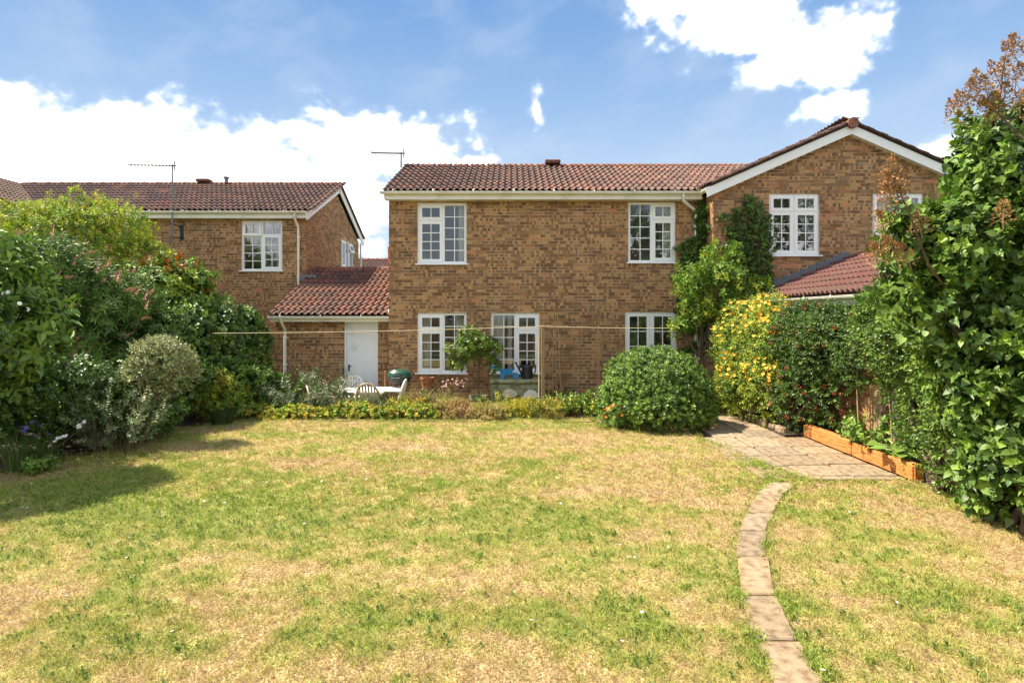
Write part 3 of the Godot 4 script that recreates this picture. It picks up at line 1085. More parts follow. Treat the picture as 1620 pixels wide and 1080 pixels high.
func build_neighbour() -> void:
	var zf := -16.5
	var s := 57.0
	var x1 := -5.72
	var x0 := -20.0
	var base := TERRACE - 0.05
	var house := thing("neighbouring_house", "long brown brick house with a white side window behind the shrub border", "house", Vector3(x1, 0, zf))
	var sh := Vector3(-x1, 0, -zf)
	shift = sh
	var body := house
	var op := Rect2((381 - 810.0) / s - x0, EYE + (500 - 428.0) / s - base, 65.0 / s, 80.0 / s)
	brick_wall(body, "front_wall", Vector3(x0, base, zf), Vector3.RIGHT, x1 - x0, 4.78 - base, [op], Vector2.ZERO, 190, Rect2(9.3, 3.4, 5, 1.5))
	var sop := Rect2(0.0, 0, 0, 0)
	sop = Rect2(3.4, 3.68 - base, 1.6, 0.95)
	# the gable wall faces the garage: seen from outside its left end is the near one
	brick_wall(body, "gable_wall", Vector3(x1 + 0.004, base, zf - 0.005), Vector3.FORWARD, 5.6, 4.78 - base, [sop], Vector2(2.8, 6.02 - base), 110, Rect2(0.2, 3.2, 5.2, 3))
	var inn := MB.new()
	inn.span(Vector3(x0, base, zf - 5.9), Vector3(x1 - 0.26, 4.8, zf - 5.65))
	inn.span(Vector3(x0, base, zf - 5.6), Vector3(x0 + 0.2, 4.8, zf - 0.26))
	inn.span(Vector3(x0 + 0.2, 2.3, zf - 5.6), Vector3(x1 - 0.26, 2.5, zf - 0.26))
	inn.span(Vector3(x0 + 0.2, 4.76, zf - 5.6), Vector3(x1 - 0.26, 4.84, zf - 0.26))
	inn.span(Vector3(-9.2, 2.5, zf - 5.6), Vector3(-9.1, 4.76, zf - 0.27))
	inn.span(Vector3(-9.1, 2.5, zf - 3.3), Vector3(x1 - 0.26, 4.76, zf - 3.2))
	part(body, "rooms", inn, M.plaster).position = sh
	window(house, Vector3(x0 + op.position.x, base + op.position.y, zf) + sh, 0, op.size.x, op.size.y, [[0.5, [[0.3, "vent", 2, 1], [0.7, "fixed", 2, 4]]], [0.5, [[0.27, "fixed", 2, 1], [0.73, "casement", 2, 4]]]], true, 0.09)
	window(house, Vector3(x1, base + sop.position.y, zf - 0.005 - sop.position.x) + sh, PI / 2, sop.size.x, sop.size.y, [[0.35, [[1.0, "casement", 1, 1]]], [0.3, [[1.0, "fixed", 1, 1]]], [0.35, [[0.35, "vent", 1, 1], [0.65, "fixed", 1, 1]]]], true, 0.25)
	curtain("blue curtain in the top of the neighbour's upstairs window", Vector3((414 - 810.0) / s, 4.35, zf - 0.2), 0.55, 0.36, "blue_curtain")
	# roof
	var up := Vector3(0, 0.45, -1).normalized()
	var eave := Vector3(-15.9, 4.93, zf + 0.25)
	var len := 3.4
	var w := 10.27
	tile_roof(house, "roof", eave + sh, Vector3.RIGHT, up, w, len, 280, 0.12, ALL)
	var apex := eave + up * len
	var back := MB.new()
	back.quad(apex + Vector3(w, 0, 0), apex, apex + Vector3(0, -1.38, -3.1), apex + Vector3(w, -1.38, -3.1))
	part(house, "rear_slope", back, M.underlay).position = sh
	var rg := hold(house, "ridge")
	rg.position = sh
	ridge(rg, apex + Vector3(0.0, 0.015, 0), apex + Vector3(w, 0.015, 0))
	var vt := MB.new()
	vt.chamfer(Vector3(GX(325, 19.4), apex.y + 0.1, apex.z + 0.05), Vector3(0.42, 0.1, 0.3), 0.02, Color(0.2, 0.09, 0.06))
	part(house, "ridge_vent", vt, M.tile).position = sh
	var vp := MB.new()
	vp.lathe(Vector3(GX(360, 19.3), apex.y, apex.z + 0.15), [Vector2(0.06, 0), Vector2(0.06, 0.14), Vector2(0.09, 0.15), Vector2(0.09, 0.2), Vector2(0.0, 0.23)], 12)
	part(house, "vent_pipe", vp, M.metal_grey).position = sh
	var fs := MB.new()
	fs.span(Vector3(-13.0, 4.72, zf + 0.2), Vector3(x1 + 0.1, 4.9, zf + 0.225))
	fs.span(Vector3(-13.0, 4.72, zf + 0.005), Vector3(x1 + 0.1, 4.735, zf + 0.2))
	part(house, "fascia", fs, M.gutter_white).position = sh
	# barge boards of the gable
	for sd in [-1.0, 1.0]:
		var run := Vector3(0, -0.45, sd).normalized()
		var bb := MB.new()
		var mid := Vector3(x1 + 0.1, apex.y - 0.06, apex.z) + run * 1.72
		bb.box(mid + Vector3(0, -0.1, 0), Vector3(0.03, 0.2, 3.44), Color.WHITE, Basis(Vector3.RIGHT, (run * sd).cross(Vector3.RIGHT), run * sd))
		part(house, "barge_board", bb, M.upvc).position = sh
		for i in 10:
			var v := MB.new()
			var p := apex + run * (0.17 + i * 0.335)
			v.chamfer(Vector3(x1 + 0.13, p.y + 0.0, p.z), Vector3(0.1, 0.05, 0.36), 0.012, vary(Color(0.17, 0.10, 0.07), 0.2), Basis(Vector3.RIGHT, (run * sd).cross(Vector3.RIGHT), run * sd))
			part(house, "verge_tile", v, M.tile).position = sh
	var gt := house
	gutter(gt, Vector3(-12.9, 4.89, zf + 0.285), Vector3(x1 + 0.12, 4.89, zf + 0.285))
	var dx := GX(467, 16.3)
	downpipe(gt, [Vector3(dx, 4.83, zf + 0.28), Vector3(dx, 4.7, zf + 0.26), Vector3(dx + 0.03, 4.5, zf + 0.07), Vector3(dx + 0.03, 4.3, zf + 0.06), Vector3(dx + 0.03, 2.9, zf + 0.06)], [4.2, 3.6, 3.1])
	downpipe(gt, [Vector3(x1 + 0.06, 4.75, zf - 5.7), Vector3(x1 + 0.06, 2.0, zf - 5.7)], [4.2, 3.4])
	# wing at the far end, mostly behind the shrubs
	brick_wall(body, "wing_wall", Vector3(-19.0, base, -15.6), Vector3.RIGHT, 5.8, 4.76 - base, [], Vector2(2.9, 6.0 - base), 0, Rect2())
	var wup := Vector3(-1, 0.44, 0).normalized()
	tile_roof(house, "wing_roof", Vector3(-12.95, 4.93, -15.4) + sh, Vector3(0, 0, -1), wup, 4.2, 3.4, 0, 0.1, ALL)
	var wf := MB.new()
	wf.span(Vector3(-13.05, 4.7, -16.4), Vector3(-13.02, 4.9, -15.4))
	part(house, "wing_fascia", wf, M.gutter_white).position = sh
	var ws := MB.new()
	ws.quad(Vector3(-19.2, 4.9, -19.5), Vector3(-19.2, 4.9, -15.4), Vector3(-16.06, 6.3, -15.4), Vector3(-16.06, 6.3, -19.5))
	part(house, "wing_slope", ws, M.underlay).position = sh
	aerial("tall television aerial on a pole fixed to the neighbour's wall", Vector3(GX(276, 16.3), 4.02, zf + 0.32), 2.15, 1.2)
	var br := thing("aerial_bracket", "dark wall bracket holding the foot of the aerial pole", "bracket", Vector3(GX(283, 16.4), 4.3, zf))
	var bm := MB.new()
	bm.tube([Vector3(-0.12, 0.25, 0.33), Vector3(0.0, 0.22, 0.02), Vector3(0.04, -0.1, 0.02), Vector3(-0.12, -0.12, 0.33)], [0.015, 0.015, 0.015, 0.015], 6)
	bm.box(Vector3(0.02, 0.06, 0.012), Vector3(0.1, 0.42, 0.015))
	part(br, "arm", bm, M.black_plastic)
	aerial("television aerial cut by the picture's edge above the far wing", Vector3(-15.0, 5.9, -16.6), 1.05, 0.5)

func build_garage() -> void:
	var zf := -14.3
	var x0 := -5.70
	var x1 := -2.87
	var base := TERRACE - 0.05
	var g := thing("garage", "low brick garage with a red pantiled roof and plain white door between the houses", "garage", Vector3(x0, 0, zf))
	var sh := Vector3(-x0, 0, -zf)
	shift = sh
	var body := g
	var op := Rect2(-4.03 - x0, 0.05, 0.80, 1.90 - TERRACE)
	brick_wall(body, "front_wall", Vector3(x0, base, zf), Vector3.RIGHT, x1 - x0, 1.97 - base, [op], Vector2.ZERO, 110, Rect2(0, 0.6, 3, 2))
	brick_wall(body, "side_wall", Vector3(x0, base, zf - 3.0), Vector3.BACK, 2.74, 1.97 - base, [], Vector2.ZERO, 0, Rect2())
	var inn := MB.new()
	inn.span(Vector3(x0, base, zf - 3.2), Vector3(x1, 3.2, zf - 3.02))
	inn.span(Vector3(x0 + 0.26, base, zf - 3.0), Vector3(x1, TERRACE, zf - 0.26))
	part(body, "rooms", inn, M.plaster).position = sh
	var dr := hold(g, "door")
	dr.position = sh
	var fm := MB.new()
	fm.span(Vector3(-4.03, TERRACE, zf - 0.09), Vector3(-3.985, 1.90, zf + 0.012))
	fm.span(Vector3(-3.275, TERRACE, zf - 0.09), Vector3(-3.23, 1.90, zf + 0.012))
	fm.span(Vector3(-3.985, 1.86, zf - 0.09), Vector3(-3.275, 1.90, zf + 0.011))
	part(dr, "frame", fm, M.white_paint)
	var lf := MB.new()
	lf.chamfer(Vector3(-3.63, (1.855 + TERRACE + 0.01) * 0.5, zf - 0.035), Vector3(0.7, 1.845 - TERRACE, 0.045), 0.004)
	part(dr, "leaf", lf, M.white_paint)
	var hd := MB.new()
	hd.chamfer(Vector3(-3.93, 0.79, zf - 0.005), Vector3(0.035, 0.16, 0.012), 0.003)
	hd.tube([Vector3(-3.93, 0.83, zf + 0.0), Vector3(-3.93, 0.83, zf + 0.04), Vector3(-3.84, 0.83, zf + 0.045)], [0.009, 0.009, 0.008], 7)
	part(dr, "handle", hd, M.black_plastic)
	var up := Vector3(0, 1.31, -3.3).normalized()
	tile_roof(g, "roof", Vector3(x0 - 0.03, 2.075, -14.0) + sh, Vector3.RIGHT, up, 2.86, 3.55, 140, 0.5, ALL)
	var bs := MB.new()
	bs.quad(Vector3(x1, 3.37, -17.3), Vector3(x0, 3.37, -17.3), Vector3(x0, 2.3, -20), Vector3(x1, 2.3, -20))
	part(g, "rear_slope", bs, M.underlay).position = sh
	var rg := hold(g, "ridge")
	rg.position = sh
	ridge(rg, Vector3(x0 + 0.0, 3.42, -17.32), Vector3(x1 - 0.02, 3.42, -17.32))
	for i in 5:
		var fl := MB.new()
		var p := Vector3(x1 - 0.0, 2.12, -14.05) + Vector3(0, 1.31, -3.3) * (i / 5.0)
		fl.box(p + Vector3(-0.05, 0.14, -0.33), Vector3(0.14, 0.012, 0.7), Color.WHITE, Basis(Vector3.RIGHT, up.cross(Vector3.RIGHT) * -1.0, -up))
		part(g, "flashing", fl, M.white_paint if i == 0 else M.lead).position = sh
	var fl2 := MB.new()
	fl2.box(Vector3(x0 + 0.12, 3.02, -16.42), Vector3(0.3, 0.01, 0.5), Color.WHITE, Basis(Vector3.RIGHT, up.cross(Vector3.RIGHT) * -1.0, -up))
	fl2.box(Vector3(x0 + 0.05, 3.1, -16.46), Vector3(0.45, 0.16, 0.012))
	part(g, "flashing", fl2, M.metal_grey).position = sh
	var fs := MB.new()
	fs.span(Vector3(x0 - 0.02, 1.90, -14.06), Vector3(x1 - 0.01, 2.04, -14.035))
	fs.span(Vector3(x0 - 0.02, 1.912, -14.295), Vector3(x1 - 0.01, 1.925, -14.06))
	part(g, "fascia", fs, M.gutter_white).position = sh
	var gt := g
	gutter(gt, Vector3(x0 - 0.05, 2.025, -13.975), Vector3(x1 - 0.02, 2.025, -13.975))
	downpipe(gt, [Vector3(GX(447, 14.1), 1.98, -13.98), Vector3(GX(447, 14.1), 1.9, -14.0), Vector3(GX(447, 14.1), 1.72, -14.22), Vector3(GX(447, 14.1), 1.6, -14.24), Vector3(GX(447, 14.1), TERRACE, -14.24)], [1.5, 0.85])

func build_far_house() -> void:
	var h := thing("distant_house", "distant tiled roof with red chimney glimpsed through the gap between houses", "house", Vector3(-7.5, 0, -29))
	var b := MB.new()
	b.span(Vector3(-4, -0.3, -5), Vector3(4, 3.9, -0.3))
	part(h, "wall", b, M.brick)
	var up := Vector3(0, 0.45, -1).normalized()
	tile_roof(h, "roof", Vector3(-4.1, 3.9, 0), Vector3.RIGHT, up, 8.2, 2.75, 0, 0.3, ALL)
	var bs := MB.new()
	var ap := up * 2.75 + Vector3(0, 3.9, 0)
	bs.quad(ap + Vector3(4.1, 0, 0), ap + Vector3(-4.1, 0, 0), Vector3(-4.1, 3.9, -5), Vector3(4.1, 3.9, -5))
	part(h, "rear_slope", bs, M.underlay)
	var rg := hold(h, "ridge")
	ridge(rg, ap + Vector3(-4.1, 0.02, 0), ap + Vector3(4.1, 0.02, 0))
	var ch := MB.new()
	ch.chamfer(Vector3(1.27, 5.1, -2.2), Vector3(0.5, 1.1, 0.5), 0.02)
	ch.lathe(Vector3(1.27, 5.65, -2.2), [Vector2(0.1, 0), Vector2(0.12, 0.05), Vector2(0.09, 0.25), Vector2(0.0, 0.25)], 12)
	part(h, "chimney", ch, M.chimney_red)

# ------------------------------------------------------------------ sky
var cloud_noise := FastNoiseLite.new()
var blobs := []

func sky_color(az: float, el: float, near: Array) -> Color:
	# linear radiance; az, el in degrees; az 0 is straight ahead, positive to the right
	var e := clampf(el, 0, 90)
	var blue := Color(0.72, 0.82, 0.93).lerp(Color(0.42, 0.60, 0.86), smoothstep(0.0, 20.0, e)).lerp(Color(0.18, 0.365, 0.70), smoothstep(11.0, 31.0, e)).lerp(Color(0.09, 0.22, 0.55), smoothstep(30.0, 90.0, e))
	var streak := cloud_noise.get_noise_2d(az * 5.0 + e * 4.0, e * 11.0 - az * 4.0 + 300.0) * 0.5 + 0.5
	blue = blue.lerp(Color(0.72, 0.8, 0.9), 0.22 * smoothstep(0.35, 0.95, streak))
	var dens := -1.0
	for b in near:
		var da: float = wrapf(az - b[0], -180.0, 180.0)
		var de: float = el - b[1]
		var q: float = 1.0 - sqrt(da * da / (b[2] * b[2]) + de * de / (b[3] * b[3]))
		dens = maxf(dens, q * b[4])
	if dens < -0.6:
		return blue
	var n := cloud_noise.get_noise_2d(az * 14.0, el * 20.0)
	var n2 := cloud_noise.get_noise_2d(az * 45.0 + 900.0, el * 60.0)
	var f := smoothstep(-0.3, 0.55, dens + n * 0.5 + n2 * 0.17)
	var thick := clampf(0.5 + cloud_noise.get_noise_2d(az * 7.0 + 500.0, el * 18.0) * 0.9, 0, 1)
	var white := Color(2.8, 2.8, 2.8).lerp(Color(1.15, 1.17, 1.25), thick * 0.85)
	return blue.lerp(white, pow(f, 3.6))

func blobs_near(az: float) -> Array:
	var out := []
	for b in blobs:
		if absf(wrapf(az - b[0], -180.0, 180.0)) < b[2] * 1.75:
			out.append(b)
	return out

func make_sky() -> Sky:
	cloud_noise.seed = 12
	cloud_noise.noise_type = FastNoiseLite.TYPE_SIMPLEX
	cloud_noise.frequency = 0.011
	cloud_noise.fractal_octaves = 5
	cloud_noise.fractal_gain = 0.55
	for b in [[110, 262, 270, 118, 1.3], [330, 268, 240, 100, 1.3], [560, 238, 120, 80, 1.1], [650, 248, 110, 55, 1.0], [480, 310, 240, 80, 1.3], [0, 320, 260, 170, 1.3], [742, 262, 40, 22, 0.7], [595, 392, 26, 30, 0.6], [725, 190, 34, 16, 0.5], [850, 170, 13, 46, 0.55],
		[1170, 22, 140, 66, 1.2], [1290, 78, 125, 62, 1.2], [1360, 62, 60, 40, 0.9], [1240, 108, 90, 34, 1.0], [1310, 172, 66, 24, 0.8], [1265, 186, 44, 14, 0.6], [1480, 240, 70, 26, 0.7], [1120, -30, 160, 60, 1.2]]:
		var az := rad_to_deg(atan((b[0] - 810) / FOCAL))
		var ca := cos(deg_to_rad(az))
		blobs.append([az, rad_to_deg(atan((500 - b[1]) / FOCAL * ca)), rad_to_deg(b[2] / FOCAL * ca * ca), rad_to_deg(b[3] / FOCAL * ca), b[4]])
	var r := RandomNumberGenerator.new()
	r.seed = 77
	for i in 58:
		blobs.append([r.randf_range(52, 308), 4.0 + 56.0 * pow(r.randf(), 1.5), r.randf_range(7, 19), r.randf_range(3.5, 8), r.randf_range(0.8, 1.3)])
	for i in 20:
		blobs.append([r.randf_range(-180, 180), r.randf_range(38, 80), r.randf_range(10, 24), r.randf_range(4, 9), r.randf_range(0.7, 1.1)])
	var w := 720
	var h := 360
	var im := Image.create(w, h, false, Image.FORMAT_RGBH)
	im.fill(Color(0.3, 0.3, 0.2))
	for x in w:
		var az := (x + 0.5) / w * 360.0 - 180.0
		var near := blobs_near(az)
		for y in h / 2 + 1:
			im.set_pixel(x, y, sky_color(az, 90.0 - 180.0 * (y + 0.5) / h, near))
	im.resize(3600, 1800, Image.INTERPOLATE_CUBIC)
	# the part of the sky ahead in finer detail
	for x in range(1340, 2260):
		var az := (x + 0.5) / 3600.0 * 360.0 - 180.0
		var near := blobs_near(az)
		for y in range(580, 901):
			im.set_pixel(x, y, sky_color(az, 90.0 - 180.0 * (y + 0.5) / 1800.0, near))
	var pm := PanoramaSkyMaterial.new()
	pm.panorama = ImageTexture.create_from_image(im)
	var sk := Sky.new()
	sk.sky_material = pm
	return sk

# ------------------------------------------------------------------ lawn and paving
const PATH := [[3.17, 3.51, 7.28], [2.775, 3.08, 6.75], [2.415, 2.70, 6.135], [2.14, 2.40, 5.618], [1.895, 2.15, 5.017], [1.674, 1.92, 4.323], [1.53, 1.80, 3.72], [1.43, 1.72, 3.25], [1.38, 1.67, 2.65]]

func bed_left(d: float) -> float:
	# where the left border begins
	if d < 7.8:
		return -6.75
	if d < 9.8:
		return -6.75 + (d - 7.8) * 0.12
	return -6.51 + (d - 9.8) * 0.42

func far_edge(x: float) -> float:
	return 11.85 + 0.08 * sin(x * 1.3) - (0.0 if x < 1.2 else (x - 1.2) * (x - 1.2) * 0.32)

func patio_edge(d: float) -> float:
	# the lawn's right edge along the paving
	if d < 7.36:
		return 99.0
	return 3.78 - clampf((d - 7.36) / 0.5, 0, 1) * 0.28 - clampf((d - 7.9) / 2.6, 0, 1) * 0.36 + 0.05 * sin(d * 5.0)

func path_hit(x: float, d: float, grow: float) -> bool:
	for i in PATH.size() - 1:
		var a: Array = PATH[i]
		var b: Array = PATH[i + 1]
		if d <= a[2] and d >= b[2]:
			var t: float = (a[2] - d) / (a[2] - b[2])
			return x > lerpf(a[0], b[0], t) - grow and x < lerpf(a[1], b[1], t) + grow
	return false

func on_lawn(x: float, d: float) -> bool:
	if x < bed_left(d) + 0.04 * sin(d * 7.0) or d > far_edge(x) or x > patio_edge(d):
		return false
	if x > 4.95 + 0.06 * sin(d * 3.0):
		return false
	return not path_hit(x, d, -0.012 - 0.03 * maxf(0.0, fine.get_noise_2d(x * 3.0, d * 3.0)))

# 0 parched, 1 lush
func green(x: float, d: float) -> float:
	var g := 0.47 + lumps.get_noise_2d(x * 0.55, d * 0.75) * 0.5 + fine.get_noise_2d(x * 2.2, d * 2.6) * 0.4 + fine.get_noise_2d(x * 9.0 + 50.0, d * 9.0) * 0.22
	for b in [[-4.3, 6.0, 1.9, 1.6, 0.55], [-3.0, 6.4, 1.6, 0.7, 0.25], [-1.2, 6.3, 1.9, 0.6, 0.35], [0.5, 5.65, 0.7, 0.35, 0.5], [-1.2, 5.2, 0.9, 0.4, 0.3], [-2.6, 7.4, 1.4, 0.6, 0.2], [1.95, 4.15, 0.28, 0.2, 0.9], [0.2, 3.9, 0.5, 0.3, 0.3], [-2.2, 3.75, 0.5, 0.25, 0.35], [1.55, 5.0, 0.22, 0.9, 0.35], [3.1, 4.4, 0.5, 0.35, 0.45], [3.1, 6.1, 0.6, 0.35, 0.4], [-1.9, 10.6, 1.4, 0.8, 0.3], [-4.8, 8.4, 1.0, 1.0, 0.25],
		[1.9, 7.6, 1.5, 1.2, -0.35], [-3.8, 4.2, 0.9, 0.5, -0.4], [-3.0, 8.2, 0.9, 0.35, -0.6], [-1.5, 9.3, 1.5, 0.4, -0.25], [2.2, 9.8, 1.4, 0.8, -0.4], [2.6, 3.6, 0.8, 0.7, -0.3], [-0.2, 3.3, 1.2, 0.4, -0.25], [4.3, 6.6, 0.5, 1.6, -0.2], [4.4, 5.2, 0.4, 1.0, -0.5]]:
		var q: float = pow((x - b[0]) / b[2], 2) + pow((d - b[1]) / b[3], 2)
		if q < 2.5:
			g += b[4] * exp(-q * 1.4)
	return clampf(g, 0, 1)

func grass_color(g: float) -> Color:
	var straw := Color(0.51, 0.37, 0.19)
	var olive := Color(0.475, 0.415, 0.125)
	var lush := Color(0.29, 0.36, 0.055)
	return straw.lerp(olive, smoothstep(0.05, 0.5, g)).lerp(lush, smoothstep(0.42, 0.95, g))

func build_ground() -> void:
	var b := MB.new()
	b.quad(Vector3(-150, -0.34, 60), Vector3(150, -0.34, 60), Vector3(150, -0.34, -240), Vector3(-150, -0.34, -240))
	struct("ground", b, M.far_ground)
	# the turf as a sheet with a little swell
	var t := MB.new()
	var step := 0.12
	var x0 := -9.0
	var nx := int(16.0 / step)
	var nz := int(16.0 / step)
	for j in nz + 1:
		var d := -2.0 + j * step
		for i in nx + 1:
			var x := x0 + i * step
			var y := -0.012 + 0.02 * lumps.get_noise_2d(x * 1.2, d * 1.2)
			if d > 11.9:
				y -= (d - 11.9) * 0.25
			if x > 3.0 and d > 7.4 and x > patio_edge(d) - 0.02:
				y = minf(y, -0.06)
			if path_hit(x, d, 0.06):
				y = minf(y, -0.02)
			t.v.append(Vector3(x, maxf(y, -0.3), -d))
			t.n.append(Vector3.UP)
			var g := green(x, d)
			var c := grass_color(g * 0.8).lerp(Color(0.36, 0.25, 0.13), 0.35)
			if not on_lawn(x, d):
				c = Color(0.13, 0.095, 0.065)
			t.c.append(c)
	for j in nz:
		for i in nx:
			var k := j * (nx + 1) + i
			t.ix.append(k); t.ix.append(k + nx + 1); t.ix.append(k + 1)
			t.ix.append(k + 1); t.ix.append(k + nx + 1); t.ix.append(k + nx + 2)
	struct("lawn", t, M.turf)
	# terrace by the house
	var tr := MB.new()
	tr.span(Vector3(-6.2, TERRACE - 0.1, -14.4), Vector3(4.6, TERRACE, -12.75))
	struct("terrace", tr, M.stone)
	# turf blades
	var buf := PackedFloat32Array()
	var near := blades(13, 0.035, 0.036, 0.0036, 1.2, 5)
	var far := blades(14, 0.06, 0.04, 0.0068, 1.15, 6)
	var clover := sprig(6, 0.02, 0.018, 0.016, "round", 1.2, 0.1, 0.1, 8)
	var buf2 := PackedFloat32Array()
	var bufc := PackedFloat32Array()
	var zones := [[2.6, 4.4, 1900, true], [4.4, 6.3, 1250, true], [6.3, 8.6, 620, false], [8.6, 12.1, 420, false]]
	for z in zones:
		var half: float = z[1] * 0.95 + 0.6
		var xa := maxf(-7.2, -half)
		var xb := minf(5.2, half)
		var n := int((xb - xa) * (z[1] - z[0]) * z[2])
		for i in n:
			var x := rng.randf_range(xa, xb)
			var d := rng.randf_range(z[0], z[1])
			if not on_lawn(x, d):
				continue
			var g := clampf(green(x, d) + rng.randf_range(-0.28, 0.28), 0, 1)
			# thin where it is parched
			if rng.randf() > 0.62 + g * 0.4:
				continue
			var lie := Vector3(rng.randf_range(-0.5, 0.5), 0.6 if g > 0.4 else 0.42, rng.randf_range(-0.5, 0.5))
			var size := rng.randf_range(0.55, 0.95) + g * 0.15
			var edge := path_hit(x, d, 0.07) or x > patio_edge(d) - 0.1 or (d > 7.18 and x > 3.2)
			if edge:
				size *= 1.25
				g = clampf(g + 0.3, 0, 1)
			var c := vary(grass_color(g), 0.22)
			push(buf if z[3] else buf2, Vector3(x, -0.014 + 0.02 * lumps.get_noise_2d(x * 1.2, d * 1.2), -d), aim(lie, rng.randf_range(0, TAU), size), c)
			if g > 0.72 and d < 7.5 and rng.randf() < 0.12:
				push(bufc, Vector3(x, -0.008, -d), aim(Vector3(0, 1, 0) + rand_dir() * 0.3, rng.randf_range(0, TAU), rng.randf_range(0.7, 1.3)), vary(Color(0.09, 0.19, 0.03), 0.25))
	var gr := scatter(self, "grass", near, M.blade, buf)
	gr.set_meta("label", "patchy short lawn grass, parched straw and green")
	gr.set_meta("category", "grass")
	var g2 := scatter(self, "grass_001", far, M.blade, buf2)
	g2.set_meta("label", "lawn grass running up to the flower bed by the house")
	g2.set_meta("category", "grass")
	var cl := scatter(self, "clover", clover, M.leaf, bufc)
	cl.set_meta("label", "small clover leaves in the green patches of the lawn")
	cl.set_meta("category", "clover")
	# daisies
	var fl := MB.new()
	for i in 9:
		var a := TAU * i / 9.0
		leaf_into(fl, Vector3(0, 0.035, 0), Vector3(cos(a), 0.25, sin(a)), Vector3.UP, 0.012, 0.006, "round", 0.1, 0.1, Color(0.85, 0.84, 0.8))
	fl.lathe(Vector3(0, 0.034, 0), [Vector2(0.004, 0), Vector2(0.003, 0.003), Vector2(0, 0.004)], 8, Color(0.7, 0.5, 0.05))
	fl.tube([Vector3.ZERO, Vector3(0, 0.035, 0)], [0.001, 0.001], 3, Color(0.1, 0.2, 0.03), false)
	var bd := PackedFloat32Array()
	for i in 60:
		var x := rng.randf_range(-6.5, 3.5)
		var d := rng.randf_range(3.3, 8.0)
		if on_lawn(x, d) and green(x, d) > 0.45:
			push(bd, Vector3(x, 0, -d), aim(Vector3(0, 1, 0) + rand_dir() * 0.3, rng.randf() * TAU, rng.randf_range(0.8, 1.3)), Color.WHITE)
	var ds := scatter(self, "daisies", fl.mesh(), M.petal, bd)
	ds.set_meta("label", "tiny white daisies dotted over the greener lawn")
	ds.set_meta("category", "daisies")

func slab(parent: Node, called: String, corners: Array, y: float) -> void:
	# a paving slab from four ground corners (counterclockwise from above): worn, slightly tilted, its edges uneven and corners knocked
	var col := vary(Color(0.35, 0.265, 0.175), 0.2)
	var mid := Vector3.ZERO
	for p in corners:
		mid += p * 0.25
	var ring := []
	for i in 4:
		var a: Vector3 = corners[i]
		var e: Vector3 = corners[(i + 1) % 4]
		for k in 6:
			var p := a.lerp(e, (k + (0.1 if k == 0 else 0.0)) / 6.0)
			var knock := rng.randf() * rng.randf() * 0.008 + (rng.randf() * 0.02 if k == 0 and rng.randf() < 0.25 else 0.0)
			ring.append(p + (mid - p).normalized() * knock)
	var tilt := Vector2(rng.randf_range(-0.006, 0.006), rng.randf_range(-0.006, 0.006))
	var lift := func(p: Vector3, dy: float) -> Vector3: return Vector3(p.x, y + dy + (p.x - mid.x) * tilt.x + (p.z - mid.z) * tilt.y, p.z)
	var b := MB.new()
	var n := ring.size()
	for i in n:
		var p: Vector3 = ring[i]
		var q: Vector3 = ring[(i + 1) % n]
		var p1 := p + (mid - p).normalized() * 0.01
		var q1 := q + (mid - q).normalized() * 0.01
		b.tri(lift.call(p1, 0.0), lift.call(q1, 0.0), lift.call(mid, 0.0), col)
		b.quad(lift.call(p, -0.009), lift.call(q, -0.009), lift.call(q1, 0.0), lift.call(p1, 0.0), col)
		b.quad(lift.call(p, -0.06), lift.call(q, -0.06), lift.call(q, -0.009), lift.call(p, -0.009), col)
	part(parent, called, b, M.slab)

func rect_slab(parent: Node, xa: float, xb: float, da: float, db: float, y: float) -> void:
	var g := 0.015
	slab(parent, "slab", [Vector3(xa + g, 0, -da - g), Vector3(xb - g, 0, -da - g), Vector3(xb - g, 0, -db + g), Vector3(xa + g, 0, -db + g)], y)

